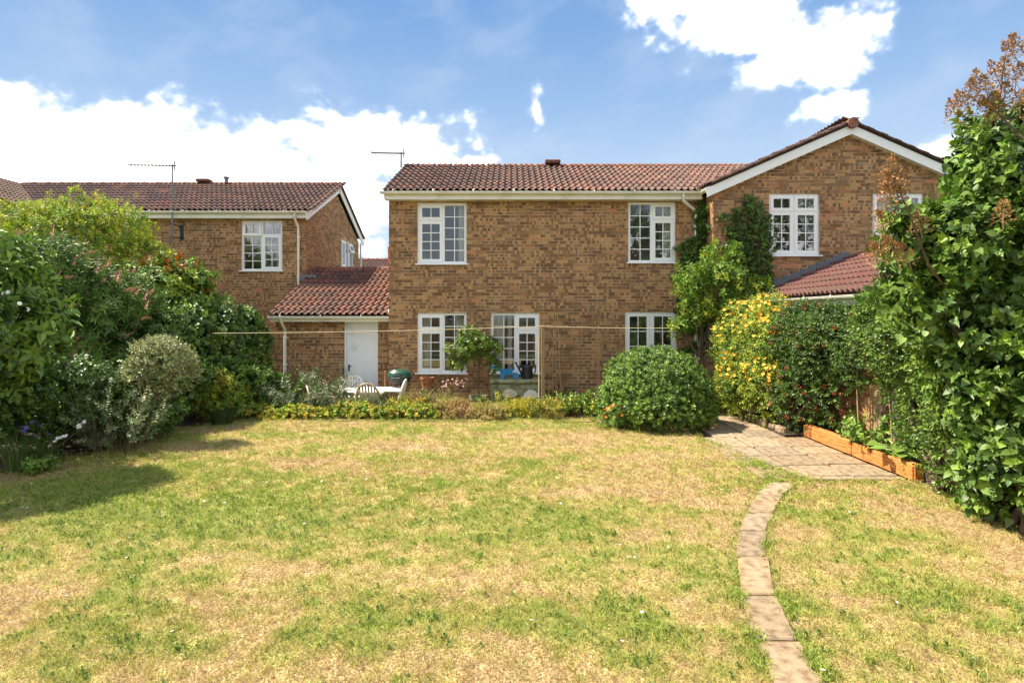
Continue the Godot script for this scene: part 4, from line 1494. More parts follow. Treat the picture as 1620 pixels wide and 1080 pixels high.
func build_paving() -> void:
	var p := Node3D.new()
	p.name = "patio"
	add_child(p)
	p.set_meta("kind", "structure")
	var bed := MB.new()
	bed.span(Vector3(2.9, -0.12, -9.98), Vector3(4.93, -0.03, -7.36))
	bed.span(Vector3(3.3, -0.12, -12.7), Vector3(4.63, -0.03, -9.98))
	part(p, "bedding", bed, M.soil)
	var y := 0.008
	for r in [[7.36, 7.53], [7.53, 8.15], [8.15, 8.75], [8.75, 9.22], [9.22, 9.95]]:
		rect_slab(p, 4.32, 4.92, r[0], r[1], y)
	for r in [[7.36, 7.53], [7.53, 8.08], [8.08, 8.63], [8.63, 9.22], [9.22, 9.95]]:
		rect_slab(p, 3.73, 4.32, r[0], r[1], y + 0.002)
	for r in [[7.45, 8.03], [8.03, 8.63], [8.63, 9.22], [9.22, 9.95]]:
		rect_slab(p, 3.13, 3.73, r[0], r[1], y - 0.002)
	for r in [[9.95, 10.55], [10.55, 11.15], [11.15, 11.75], [11.75, 12.4]]:
		rect_slab(p, 3.4, 4.0, r[0], r[1], y - 0.004)
		rect_slab(p, 4.0, 4.6, r[0], r[1], y - 0.002)
	var s := Node3D.new()
	s.name = "stepping_path"
	add_child(s)
	s.set_meta("kind", "structure")
	for i in PATH.size() - 1:
		var a: Array = PATH[i]
		var b: Array = PATH[i + 1]
		var g := 0.008
		slab(s, "slab", [Vector3(b[0] + rng.randf_range(-0.015, 0.015), 0, -b[2] - g), Vector3(b[1], 0, -b[2] - g), Vector3(a[1] + rng.randf_range(-0.02, 0.02), 0, -a[2] + g), Vector3(a[0], 0, -a[2] + g)], 0.004 + rng.randf_range(-0.003, 0.004))
	# oak sleepers edging the vegetable bed
	for k in [[8.66, 10.02, 0.205], [7.28, 8.64, 0.2]]:
		var t := thing("timber_sleeper", "orange timber sleeper edging the vegetable bed, %s" % ("the one touching the hedge" if k[0] > 8 else "the one reaching the lawn"), "sleeper", Vector3(5.0, 0, -k[0]))
		var b := MB.new()
		b.chamfer(Vector3(0, k[2] * 0.5 + 0.002, -(k[1] - k[0]) * 0.5), Vector3(0.12, k[2], k[1] - k[0]), 0.008)
		part(t, "beam", b, M.sleeper)
		var e := MB.new()
		e.chamfer(Vector3(-0.068, k[2] * 0.5, -0.06 if k[0] < 8 else -(k[1] - k[0]) + 0.03), Vector3(0.018, k[2] - 0.02, 0.08), 0.003)
		part(t, "cleat", e, M.sleeper)
	var so := MB.new()
	so.span(Vector3(5.06, -0.1, -12.6), Vector3(5.45, 0.12, -6.6))
	struct("vegetable_bed", so, M.soil)
	var sb := MB.new()
	sb.span(Vector3(4.62, -0.1, -12.7), Vector3(5.05, 0.03, -10.04))
	struct("hedge_bed", sb, M.soil)
	# rough stones along the path by the hedge
	for i in 5:
		var t := thing("edging_stone", "rough buff stone in the low edging beside the path", "stone", Vector3(4.66 + rng.randf_range(-0.02, 0.02), 0.0, -10.3 - i * 0.33), "stones edging the path")
		var b := MB.new()
		b.chamfer(Vector3(0, 0.06, 0), Vector3(rng.randf_range(0.09, 0.14), rng.randf_range(0.1, 0.17), rng.randf_range(0.17, 0.27)), 0.03, Color.WHITE, Basis(Vector3.UP, rng.randf_range(-0.2, 0.2)))
		part(t, "block", b, M.stone)

# ------------------------------------------------------------------ plants
const DARK := Color(0.075, 0.14, 0.028)
const MID := Color(0.125, 0.22, 0.036)
const FRESH := Color(0.185, 0.30, 0.04)
const LIME := Color(0.36, 0.42, 0.045)

func spikes(t: Node3D, called: String, base: Vector3, spots: Array, l: float, r: float, col: Color, mt: String, dir: Vector3) -> void:
	# cone-shaped flower heads, each its own part
	for p in spots:
		var b := MB.new()
		var d: Vector3 = (dir + rand_dir() * 0.45).normalized()
		var n := 5
		for k in 34:
			var f := k / 34.0
			var u := rand_dir()
			u = (u - d * u.dot(d)).normalized()
			var rr := r * (1.0 - 0.75 * f)
			leaf_into(b, p - base + d * (l * f), u + d * 0.4, d, rr * 1.6, rr * 0.9, "round", 0.2, 0.1, vary(col, 0.3))
		b.tube([p - base - d * 0.08, p - base + d * l], [0.004, 0.002], 4, Color(0.2, 0.16, 0.06), false)
		part(t, called, b, M[mt])

func tuft(called: String, label: String, category: String, group: String, at: Vector3, h: float, spread: float, n: int, w: float, cols: Array, lean := 0.7) -> Node3D:
	var t := thing(called, label, category, at, group)
	for k in cols.size():
		var b := MB.new()
		for i in n / cols.size():
			var a := rng.randf_range(0, TAU)
			var o := Vector3(cos(a), 0, sin(a)) * spread * 0.35 * sqrt(rng.randf())
			var dir := Vector3(cos(a + rng.randf_range(-0.6, 0.6)), 0, sin(a + rng.randf_range(-0.6, 0.6)))
			var hh := h * rng.randf_range(0.6, 1.08)
			var ln := lean * rng.randf_range(0.2, 1.0)
			var p1 := o + Vector3(0, hh * 0.55, 0) + dir * ln * hh * 0.25
			var p2 := o + Vector3(0, hh * (1.0 - 0.35 * ln), 0) + dir * ln * hh * 0.8
			var sd := dir.cross(Vector3.UP) * w * 0.5
			var c := vary(cols[k], 0.22)
			b.quad(o - sd, o + sd, p1 + sd * 0.8, p1 - sd * 0.8, c)
			b.tri(p1 - sd * 0.8, p1 + sd * 0.8, p2, c)
		var o2 := part(t, "blades", b, M.blade)
		o2.set_meta("kind", "stuff")
	return t

func leaf_plant(called: String, label: String, category: String, group: String, at: Vector3, h: float, r: float, stems: int, me: Mesh, mt: String, per: int, cols: Array, size := 1.0) -> Node3D:
	# upright stems dressed with leaves
	var t := thing(called, label, category, at, group)
	var buf := PackedFloat32Array()
	var b := MB.new()
	for i in stems:
		var a := rng.randf_range(0, TAU)
		var q := sqrt(rng.randf())
		var foot := Vector3(cos(a), 0, sin(a)) * r * 0.4 * q
		var hh := h * rng.randf_range(0.65, 1.05) * (1.0 - 0.3 * q)
		var tip := foot + Vector3(cos(a) * r * 0.6 * q, hh, sin(a) * r * 0.6 * q)
		b.tube([foot + Vector3(0, -0.03, 0), foot.lerp(tip, 0.5) + Vector3(0, 0.02, 0), tip], [0.006, 0.005, 0.002], 4, Color.WHITE, false)
		for k in per:
			var f := rng.randf_range(0.15, 1.02)
			var y := Vector3(cos(a) * q, 0.8, sin(a) * q) + rand_dir() * 0.8
			push(buf, foot.lerp(tip, f), aim(y, rng.randf() * TAU, size * rng.randf_range(0.7, 1.2)), vary(cols[rng.randi() % cols.size()], 0.22))
	part(t, "stalks", b, M.twig).set_meta("kind", "stuff")
	scatter(t, "foliage", me, M[mt], buf)
	return t

func blossoms(t: Node3D, base: Vector3, spots: Array, r: float, petals: int, col: Color, called := "flower") -> void:
	for p in spots:
		var b := MB.new()
		var y := (Vector3(0, 0.6, 0.5) + rand_dir() * 0.6).normalized()
		var bs := aim(y, rng.randf() * TAU, 1.0)
		var c := vary(col, 0.15)
		for i in petals:
			var a := TAU * i / petals
			leaf_into(b, p - base, bs * Vector3(cos(a), 0.35, sin(a)), y, r, r * 0.85, "round", 0.2, 0.2, c)
		part(t, called, b, M.petal)

func surface_spots(lobes: Array, n: int, face: Vector3, tight: float, k := 1.03) -> Array:
	var out := []
	var guard := 0
	while out.size() < n and guard < n * 60:
		guard += 1
		var l: Array = lobes[rng.randi() % lobes.size()]
		var u := rand_dir()
		if u.dot(face.normalized()) < tight:
			continue
		var p: Vector3 = l[0] + u * l[1] * k * (1.0 + 0.4 * 0.2 * lumps.get_noise_3dv((l[0] + u * l[1]) * 1.6) * 2.0)
		var inside := false
		for m in lobes:
			if m != l and ((p - m[0]) / m[1]).length_squared() < 1.0:
				inside = true
		if not inside and p.y > 0.02:
			out.append(p)
	return out

func E(px: float, py: float, d: float, rx: float, ry: float, rz: float, k := 1.0) -> Array:
	# a lobe whose centre shows at that pixel, radii in metres; k sets the whole farther off
	return [P(px, py, d * k), Vector3(rx, ry, rz) * k]

func build_left_border() -> void:
	var soft := sprig(8, 0.13, 0.075, 0.04, "ovate", 0.95, 0.2, 0.25, 3)
	var broad := sprig(7, 0.14, 0.12, 0.062, "ovate", 1.0, 0.25, 0.3, 4)
	var ivy := sprig(6, 0.08, 0.062, 0.06, "heart", 1.25, 0.12, 0.2, 5)
	var tiny := sprig(10, 0.10, 0.036, 0.02, "ovate", 0.9, 0.2, 0.15, 6)
	var lance := sprig(9, 0.16, 0.115, 0.026, "lance", 0.8, 0.3, 0.4, 7)
	# soil of the border
	var so := MB.new()
	so.quad(Vector3(-10.5, -0.006, -3.5), Vector3(-6.65, -0.006, -3.5), Vector3(-6.65, -0.006, -8.6), Vector3(-10.5, -0.006, -8.6))
	so.quad(Vector3(-10.5, -0.006, -8.6), Vector3(-6.45, -0.006, -8.6), Vector3(-5.3, -0.006, -12.8), Vector3(-10.5, -0.006, -12.8))
	struct("border_soil", so, M.soil)
	# ivy hedge on the boundary by the garage
	var b0 := Vector3(-6.15, 0, -12.9)
	shrub("ivy_hedge", "dense dark ivy hedge running up to the garage's downpipe", "hedge", "", b0, [[Vector3(-5.95, 0.9, -13.5), Vector3(0.42, 1.25, 0.55)], [Vector3(-6.2, 0.95, -12.9), Vector3(0.45, 1.3, 0.6)], [Vector3(-6.5, 1.0, -12.2), Vector3(0.5, 1.3, 0.6)], [Vector3(-6.75, 0.95, -11.5), Vector3(0.5, 1.3, 0.6)], [Vector3(-5.95, 1.75, -13.3), Vector3(0.35, 0.42, 0.5)]], ivy, "leaf_glossy", 5200, [DARK, DARK, MID, DARK, FRESH], {"rough": 0.14, "up": 0.1, "floor": 0.0})
	# tall lime shrub at the back
	var l1 := [E(150, 372, 10.8, 0.85, 0.62, 0.8, 1.25), E(95, 400, 10.6, 0.8, 0.7, 0.8, 1.25), E(205, 420, 10.9, 0.55, 0.6, 0.6, 1.25), E(60, 350, 10.9, 0.6, 0.3, 0.6, 1.25), E(170, 500, 11.0, 1.0, 0.9, 0.8, 1.25), E(40, 440, 10.9, 0.9, 0.9, 0.8, 1.25)]
	shrub("lime_shrub", "tall yellow-green shrub with pale sunlit leaf tips at the back of the border", "shrub", "", Vector3(-9.9, 0, -13.75), l1, soft, "leaf_thin", 6500, [FRESH, LIME, LIME, Color(0.46, 0.45, 0.05)], {"stem": 0.05, "rough": 0.28, "wild": 0.8})
	# shrub with red young leaves beside it
	var l2 := [E(262, 462, 11.3, 0.75, 0.55, 0.7, 1.15), E(300, 500, 11.4, 0.62, 0.55, 0.6, 1.15), E(225, 520, 11.2, 0.7, 0.7, 0.7, 1.15), E(270, 560, 11.2, 0.8, 0.7, 0.7, 1.15), E(330, 530, 11.6, 0.4, 0.5, 0.5, 1.15)]
	var ph := shrub("photinia", "green leafy shrub with red young shoots beside the lime shrub", "shrub", "", Vector3(-7.6, 0, -13.0), l2, broad, "leaf", 4000, [MID, FRESH, FRESH, LIME], {"stem": 0.045, "rough": 0.26})
	var red := PackedFloat32Array()
	for p in surface_spots(l2, 40, Vector3(0.1, 1, 0.3), 0.75, 1.1):
		push(red, p - Vector3(-7.6, 0, -13.0), aim(Vector3(0, 1, 0) + rand_dir() * 0.6, rng.randf() * TAU, rng.randf_range(0.6, 1.0)), vary(Color(0.36, 0.09, 0.02), 0.25))
	scatter(ph, "young_shoots", broad, M.leaf_thin, red)
	# buddleia with faded spikes
	var l3 := [E(110, 470, 9.3, 0.75, 0.6, 0.6, 1.18), E(190, 490, 9.5, 0.6, 0.5, 0.55, 1.18), E(60, 430, 9.2, 0.7, 0.55, 0.6, 1.18), E(120, 560, 9.3, 0.85, 0.7, 0.6, 1.18), E(30, 520, 9.2, 0.8, 0.8, 0.6, 1.18), E(215, 560, 9.8, 0.5, 0.6, 0.5, 1.18)]
	var bd := shrub("buddleia", "grey-green buddleia with long faded pink-brown flower spikes", "shrub", "", Vector3(-8.26, 0, -11.0), l3, lance, "leaf", 5000, [MID, DARK, MID, FRESH, Color(0.13, 0.19, 0.07)], {"stem": 0.04, "rough": 0.25})
	spikes(bd, "flower_spike", Vector3(-8.26, 0, -11.0), surface_spots(l3, 70, Vector3(0.5, 0.6, 0.6), 0.45, 1.14), 0.26, 0.026, Color(0.52, 0.26, 0.16), "petal", Vector3(0.75, 0.35, 0.2))
	# broad-leaved shrub at the picture's edge
	var l4 := [E(-10, 470, 6.9, 0.55, 0.5, 0.5, 1.12), E(25, 520, 7.0, 0.45, 0.4, 0.45, 1.12), E(-50, 420, 6.8, 0.6, 0.5, 0.5, 1.12), E(-20, 560, 6.9, 0.6, 0.5, 0.5, 1.12), E(-60, 520, 6.6, 0.6, 0.6, 0.6, 1.12)]
	var mo := shrub("white_flowered_shrub", "broad-leaved green shrub bearing a few white flower heads by the buddleia", "shrub", "", Vector3(-7.7, 0, -7.8), l4, sprig(6, 0.18, 0.15, 0.075, "ovate", 1.0, 0.25, 0.35, 14), "leaf", 1100, [MID, FRESH, FRESH], {"stem": 0.04})
	blossoms(mo, Vector3(-7.7, 0, -7.8), [P(12, 462, 7.2), P(4, 464, 7.2), P(30, 480, 7.2), P(8, 470, 7.18), P(45, 490, 7.22)], 0.028, 6, Color(0.85, 0.85, 0.78))
	# dark ivy and undergrowth along the foot of the border
	var l5 := [E(40, 620, 8.6, 0.9, 0.55, 0.5), E(120, 630, 9.2, 0.8, 0.6, 0.5), E(-40, 610, 8.0, 0.9, 0.7, 0.6), E(200, 625, 10.0, 0.7, 0.55, 0.5), E(270, 615, 10.8, 0.6, 0.6, 0.5), E(-120, 560, 6.8, 0.8, 1.0, 0.7), E(10, 670, 8.5, 0.6, 0.4, 0.4), E(70, 680, 8.9, 0.5, 0.35, 0.35), E(-40, 680, 8.0, 0.6, 0.45, 0.4), E(140, 670, 9.5, 0.5, 0.35, 0.3)]
	shrub("ivy_mass", "dark trailing ivy under the buddleia, deep in the border", "ivy", "", Vector3(-6.9, 0, -9.2), l5, ivy, "leaf_glossy", 6200, [DARK, DARK, MID], {"rough": 0.22, "up": 0.15, "stem": 0.02})
	# pale variegated shrub on bare leaning stems
	var l6 := [E(255, 565, 9.6, 0.42, 0.3, 0.35), E(225, 590, 9.5, 0.3, 0.25, 0.3), E(285, 590, 9.7, 0.25, 0.25, 0.3), E(245, 620, 9.6, 0.25, 0.22, 0.25), E(225, 660, 9.55, 0.22, 0.2, 0.2)]
	shrub("variegated_shrub", "pale variegated small-leaved shrub on bare leaning stems", "shrub", "", Vector3(-6.1, 0, -9.5), l6, tiny, "leaf", 2100, [Color(0.38, 0.40, 0.2), Color(0.25, 0.3, 0.12), Color(0.46, 0.46, 0.25)], {"stem": 0.02, "rough": 0.3, "foot": 0.08})
	# grey upright plants in front of the ivy
	var whorl := sprig(14, 0.2, 0.06, 0.022, "lance", 1.0, 0.2, 0.3, 15)
	leaf_plant("grey_leaved_plant", "upright grey-green plant with whorled leaves and pale tips", "plant", "", Vector3(-5.95, 0, -8.9), 1.1, 0.8, 34, whorl, "leaf", 11, [Color(0.17, 0.23, 0.11), Color(0.12, 0.18, 0.06), Color(0.27, 0.31, 0.17)])
	leaf_plant("dark_lupin", "dark green bushy plant with fingered leaves at the border's edge", "plant", "", Vector3(-6.05, 0, -9.75), 0.75, 0.6, 26, broad, "leaf", 9, [DARK, MID, MID], 0.75)
	# yellow-leaved shrub and small fillers towards the garage
	shrub("golden_shrub", "small golden-leaved shrub under the ivy hedge", "shrub", "", Vector3(-5.75, 0, -11.7), [E(325, 615, 11.6, 0.42, 0.3, 0.35), E(360, 625, 11.8, 0.35, 0.22, 0.3), E(345, 645, 11.6, 0.5, 0.22, 0.35)], soft, "leaf_thin", 750, [FRESH, LIME, Color(0.38, 0.33, 0.04)], {"rough": 0.3})
	shrub("green_filler", "low green shrub between the golden shrub and the downpipe", "shrub", "", Vector3(-5.5, 0, -12.4), [E(400, 610, 12.6, 0.45, 0.4, 0.4), E(370, 600, 12.4, 0.4, 0.45, 0.4), E(430, 615, 12.8, 0.35, 0.3, 0.3)], soft, "leaf", 900, [MID, FRESH, DARK], {"rough": 0.3})
	tuft("dark_grass_mound", "arching mound of dark grass spilling onto the lawn", "grass", "", Vector3(GX(352, 11.2), 0, -11.2), 0.42, 0.5, 420, 0.008, [Color(0.07, 0.11, 0.03), Color(0.1, 0.13, 0.05)], 1.0)
	tuft("grass_clump", "tall rank grass at the border's near corner beside the bellflowers", "grass", "", Vector3(GX(18, 7.7), 0, -7.75), 0.5, 0.35, 360, 0.008, [Color(0.1, 0.17, 0.03), Color(0.2, 0.22, 0.07)], 0.6)
	leaf_plant("edge_weed", "low leafy weed where the lawn meets the border", "weed", "", Vector3(GX(45, 7.7), 0, -7.7), 0.16, 0.25, 10, soft, "leaf", 6, [FRESH, MID])
	# bellflowers and a white spire
	var bf := tuft("bellflower", "purple bellflowers among thin leaves at the lawn edge", "flowers", "", Vector3(GX(50, 8.2), 0, -8.2), 0.62, 0.5, 70, 0.006, [Color(0.1, 0.16, 0.03)], 0.5)
	blossoms(bf, Vector3(GX(50, 8.2), 0, -8.2), [P(33, 675, 8.0), P(41, 677, 8.0), P(36, 682, 8.0), P(60, 672, 8.05), P(57, 690, 8.0), P(78, 687, 8.05), P(50, 668, 8.1)], 0.035, 5, Color(0.2, 0.12, 0.5))
	var ws := tuft("white_penstemon", "leaning stems of white flowers over the lawn edge", "flowers", "", Vector3(GX(70, 8.1), 0, -8.15), 0.5, 0.5, 60, 0.007, [Color(0.1, 0.17, 0.03)], 0.8)
	var wb := MB.new()
	wb.tube([Vector3(-0.1, 0.1, 0), P(100, 700, 7.9) - ws.position, P(140, 668, 7.95) - ws.position], [0.006, 0.005, 0.003], 5, Color.WHITE)
	part(ws, "stalk", wb, M.twig)
	var sp := []
	for i in 9:
		sp.append(P(84 + i * 2.3, 697 - i * 1.2, 7.85) + rand_dir() * 0.02)
	for i in 7:
		sp.append(P(122 + i * 2.0, 678 - i * 2.0, 7.93) + rand_dir() * 0.02)
	blossoms(ws, ws.position, sp, 0.026, 5, Color(0.88, 0.87, 0.82))
	# hedge and tree going on out of the picture, which shade the lawn's corner
	shrub("boundary_hedge", "boundary hedge going on beside the lawn", "hedge", "", Vector3(-8.0, 0, -4.6), [[Vector3(-8.1, 0.8, -4.7), Vector3(0.7, 1.1, 0.9)], [Vector3(-8.1, 0.9, -3.5), Vector3(0.8, 1.3, 1.0)], [Vector3(-7.3, 1.9, -4.7), Vector3(0.75, 0.6, 0.9)]], soft, "leaf", 1500, [MID, DARK], {"stem": 0.04})

func build_right_side() -> void:
	var privet := sprig(9, 0.12, 0.05, 0.026, "ovate", 0.9, 0.25, 0.2, 21)
	var berry := sprig(9, 0.09, 0.045, 0.022, "ovate", 1.0, 0.2, 0.2, 22)
	var golden := sprig(8, 0.10, 0.045, 0.018, "lance", 1.0, 0.2, 0.3, 23)
	# hedge against the extension: golden flowers on the left half, dark with red berries on the right
	var base := Vector3(4.9, 0, -10.6)
	var hy := [[Vector3(4.65, 1.5, -11.9), Vector3(0.6, 0.85, 0.6)], [Vector3(4.5, 0.8, -11.6), Vector3(0.5, 0.8, 0.6)], [Vector3(4.8, 1.6, -11.0), Vector3(0.55, 0.76, 0.6)], [Vector3(4.7, 0.75, -10.85), Vector3(0.42, 0.75, 0.5)]]
	var hb := [[Vector3(4.98, 0.8, -10.2), Vector3(0.42, 0.85, 0.45)], [Vector3(5.0, 1.62, -10.3), Vector3(0.45, 0.66, 0.5)], [Vector3(5.12, 1.58, -9.7), Vector3(0.42, 0.62, 0.5)], [Vector3(5.27, 1.5, -9.1), Vector3(0.36, 0.62, 0.45)], [Vector3(5.28, 0.85, -9.75), Vector3(0.32, 0.8, 0.45)], [Vector3(5.28, 1.4, -8.75), Vector3(0.3, 0.5, 0.32)]]
	var h1 := shrub("golden_hedge", "hedge covered in orange-yellow flowers beside the dark berried hedge", "hedge", "", Vector3(4.6, 0, -11.4), hy, golden, "leaf", 6000, [FRESH, FRESH, LIME, LIME], {"rough": 0.12, "stem": 0.03})
	blossoms(h1, Vector3(4.6, 0, -11.4), surface_spots(hy, 260, Vector3(-0.4, 0.85, 0.3), 0.55, 1.05), 0.036, 5, Color(0.80, 0.46, 0.04))
	var h2 := shrub("berried_hedge", "dark glossy hedge with red berry clusters in front of the extension", "hedge", "", base, hb, berry, "leaf_glossy", 7000, [DARK, DARK, MID, Color(0.05, 0.1, 0.025)], {"rough": 0.12, "stem": 0.03})
	for p in surface_spots(hb, 60, Vector3(-0.4, 0.3, 0.8), 0.3, 1.04):
		var b := MB.new()
		for k in 12:
			b.lathe(p - base + rand_dir() * 0.035, [Vector2(0, -0.008), Vector2(0.008, -0.004), Vector2(0.008, 0.004), Vector2(0, 0.008)], 6, vary(Color(0.36, 0.07, 0.025), 0.3))
		part(h2, "berry_cluster", b, M.petal)
	# privet hedge at the right, then the lilac
	var pv := [[Vector3(5.15, 0.75, -6.7), Vector3(0.45, 0.85, 0.5)], [Vector3(5.1, 1.6, -6.8), Vector3(0.5, 0.75, 0.5)], [Vector3(5.32, 0.7, -7.4), Vector3(0.37, 0.85, 0.45)], [Vector3(5.1, 1.65, -7.4), Vector3(0.48, 0.75, 0.5)], [Vector3(5.15, 1.85, -8.1), Vector3(0.45, 0.6, 0.45)], [Vector3(5.35, 1.2, -8.0), Vector3(0.28, 0.6, 0.35)], [Vector3(5.1, 2.2, -7.0), Vector3(0.4, 0.5, 0.5)], [Vector3(5.2, 0.9, -6.1), Vector3(0.4, 0.95, 0.45)], [Vector3(5.3, 1.0, -5.3), Vector3(0.5, 1.1, 0.6)], [Vector3(5.3, 1.0, -4.3), Vector3(0.5, 1.1, 0.6)]]
	shrub("privet_hedge", "small-leaved privet hedge between the lilac and the vegetable bed", "hedge", "", Vector3(5.0, 0, -6.9), pv, privet, "leaf_glossy", 15000, [MID, FRESH, MID, DARK], {"rough": 0.16, "stem": 0.03})
	build_lilac()
	# young tree in front of the wing's corner
	var tl := [E(1098, 455, 12.5, 0.36, 0.34, 0.35), E(1145, 440, 12.5, 0.36, 0.4, 0.4), E(1195, 458, 12.5, 0.34, 0.2, 0.3), E(1112, 495, 12.4, 0.36, 0.26, 0.3), E(1165, 485, 12.4, 0.4, 0.24, 0.35), E(1078, 520, 12.4, 0.2, 0.2, 0.2), E(1126, 405, 12.5, 0.12, 0.3, 0.12), E(1160, 402, 12.5, 0.1, 0.25, 0.1), E(1182, 515, 12.3, 0.3, 0.2, 0.25)]
	var tt := thing("young_fruit_tree", "young tree with fresh light green leaves against the wing's corner", "tree", Vector3(GX(1107, 12.5), TERRACE, -12.5))
	var tb := MB.new()
	var bp := tt.position
	tb.tube([Vector3(0, -0.05, 0), Vector3(0.03, 0.7, 0), Vector3(-0.05, 1.2, 0.02), Vector3(0.05, 1.8, 0)], [0.05, 0.042, 0.035, 0.025], 9)
	part(tt, "trunk", tb, M.bark)
	for l in tl:
		var br := MB.new()
		var en: Vector3 = l[0] - bp
		br.tube([Vector3(-0.03, 1.25 + rng.randf_range(-0.2, 0.4), 0.01), en.lerp(Vector3(0, 1.6, 0), 0.4) + Vector3(0, -0.1, 0), en, en + rand_dir() * 0.3], [0.022, 0.016, 0.01, 0.004], 6)
		part(tt, "branch", br, M.bark)
	var tbuf := PackedFloat32Array()
	fill_lobes(tbuf, bp, tl, 1250, [FRESH, FRESH, MID, LIME], {"rough": 0.5, "shell": 0.4, "wild": 0.9})
	scatter(tt, "crown", sprig(8, 0.15, 0.085, 0.042, "ovate", 0.95, 0.25, 0.3, 25), M.leaf_thin, tbuf)
	# ivy on the wing
	var iv := thing("wing_ivy", "dark green ivy climbing the wing's front wall beside its window", "ivy", Vector3(GX(1180, 13.1), TERRACE, -13.14))
	var ib := PackedFloat32Array()
	var ivm := sprig(5, 0.07, 0.065, 0.06, "heart", 1.3, 0.1, 0.15, 26)
	for i in 3000:
		var px := rng.randf_range(1128, 1228)
		var py := rng.randf_range(308, 560)
		var edge := 22.0 * lumps.get_noise_2d(px * 0.05, py * 0.03) + 14.0 * fine.get_noise_2d(px * 0.12, py * 0.12)
		var left := 1158.0 if py < 340 else (1140.0 if py < 352 else (1152.0 if py < 372 else 1146.0))
		var right := 1196.0 if py < 322 else (1216.0 if py < 345 else 1220.0)
		var top := 326.0 if absf(px - 1190) > 14 else 306.0
		if px < left + edge * 0.5 or px > right + edge * 0.3 or py < top + absf(edge) * 0.9:
			continue
		if fine.get_noise_2d(px * 0.25, py * 0.2) < -0.42:
			continue
		var p := P(px, py, 13.12) + Vector3(0, 0, rng.randf_range(-0.03, 0.07))
		push(ib, p - iv.position, aim(Vector3(0, 0.5, 1) + rand_dir() * 0.7, rng.randf() * TAU, rng.randf_range(0.6, 1.1)), vary([DARK, DARK, MID, Color(0.05, 0.09, 0.02)][rng.randi() % 4], 0.3))
	scatter(iv, "foliage", ivm, M.leaf_glossy, ib)
	var ist := MB.new()
	for k in 4:
		ist.tube([Vector3(-0.3 + k * 0.2, 0, 0), Vector3(-0.25 + k * 0.15, 1.6, 0.0), Vector3(-0.35 + k * 0.22, 3.2, 0.0), Vector3(-0.45 + k * 0.3, 4.3, 0.0)], [0.022, 0.016, 0.01, 0.004], 6)
	part(iv, "stem", ist, M.bark)
	# ivy in the inner corner, on both walls
	var ic := thing("corner_ivy", "ivy filling the inner corner behind the house's downpipe", "ivy", Vector3(4.2, TERRACE, -13.7))
	var cb := PackedFloat32Array()
	for i in 1900:
		var y := rng.randf_range(1.2, 4.66)
		var on_side := rng.randf() < 0.35
		var p: Vector3
		var y2: Vector3
		var n := lumps.get_noise_2d(y * 3.0, 4.0 if on_side else 40.0)
		if on_side:
			p = Vector3(4.46 - rng.randf_range(0.0, 0.07), y, -13.75 + rng.randf() * rng.randf() * (0.5 + n * 0.3))
			y2 = Vector3(-1, 0.5, 0)
			if y > 4.5:
				continue
		else:
			p = Vector3(4.44 - rng.randf() * (0.42 + n * 0.5) * (1.0 if y < 4.0 else 0.55), y, -13.76 + rng.randf_range(0.0, 0.08))
			y2 = Vector3(0, 0.5, 1)
		push(cb, p - ic.position, aim(y2 + rand_dir() * 0.7, rng.randf() * TAU, rng.randf_range(0.6, 1.1)), vary([DARK, DARK, MID][rng.randi() % 3], 0.3))
	scatter(ic, "foliage", ivm, M.leaf_glossy, cb)
	# clipped round bush
	var rb := [[Vector3(2.7, 0.6, -11.25), Vector3(0.98, 0.82, 0.92)], [Vector3(2.28, 0.42, -11.1), Vector3(0.66, 0.6, 0.72)], [Vector3(3.12, 0.44, -11.1), Vector3(0.62, 0.64, 0.72)], [Vector3(2.75, 0.3, -10.9), Vector3(0.95, 0.5, 0.75)]]
	shrub("clipped_bush", "large clipped dome-shaped evergreen bush at the lawn's far corner", "bush", "", Vector3(2.72, 0, -11.2), rb, sprig(9, 0.075, 0.048, 0.025, "ovate", 1.0, 0.2, 0.2, 27), "leaf_glossy", 8500, [MID, FRESH, MID, DARK, FRESH], {"rough": 0.055, "shell": 0.11, "stem": 0.03, "smax": 1.3, "freq": 2.2})
	# low plants along the path behind it
	shrub("path_plant", "low bright green plants at the far end of the paved path", "plant", "", Vector3(4.1, 0, -12.5), [[Vector3(3.95, 0.2, -12.45), Vector3(0.4, 0.4, 0.35)], [Vector3(4.4, 0.25, -12.4), Vector3(0.4, 0.42, 0.35)]], golden, "leaf_thin", 900, [FRESH, LIME, FRESH], {"rough": 0.3})
	# vegetables
	leaf_plant("potato_plant", "leafy vegetable plant in the bed behind the sleepers", "plant", "", Vector3(5.22, 0.12, -8.75), 0.55, 0.5, 16, sprig(7, 0.14, 0.09, 0.05, "ovate", 1.0, 0.2, 0.3, 28), "leaf", 7, [FRESH, MID, FRESH])
	leaf_plant("low_vegetable", "low green seedlings beside the stakes in the vegetable bed", "plant", "", Vector3(5.2, 0.12, -8.0), 0.28, 0.45, 14, sprig(7, 0.12, 0.08, 0.05, "ovate", 1.1, 0.2, 0.3, 29), "leaf", 6, [FRESH, MID])
	var cz := thing("courgette_plant", "courgette plant with big round leaves spilling over the sleeper", "plant", Vector3(5.12, 0.12, -7.75))
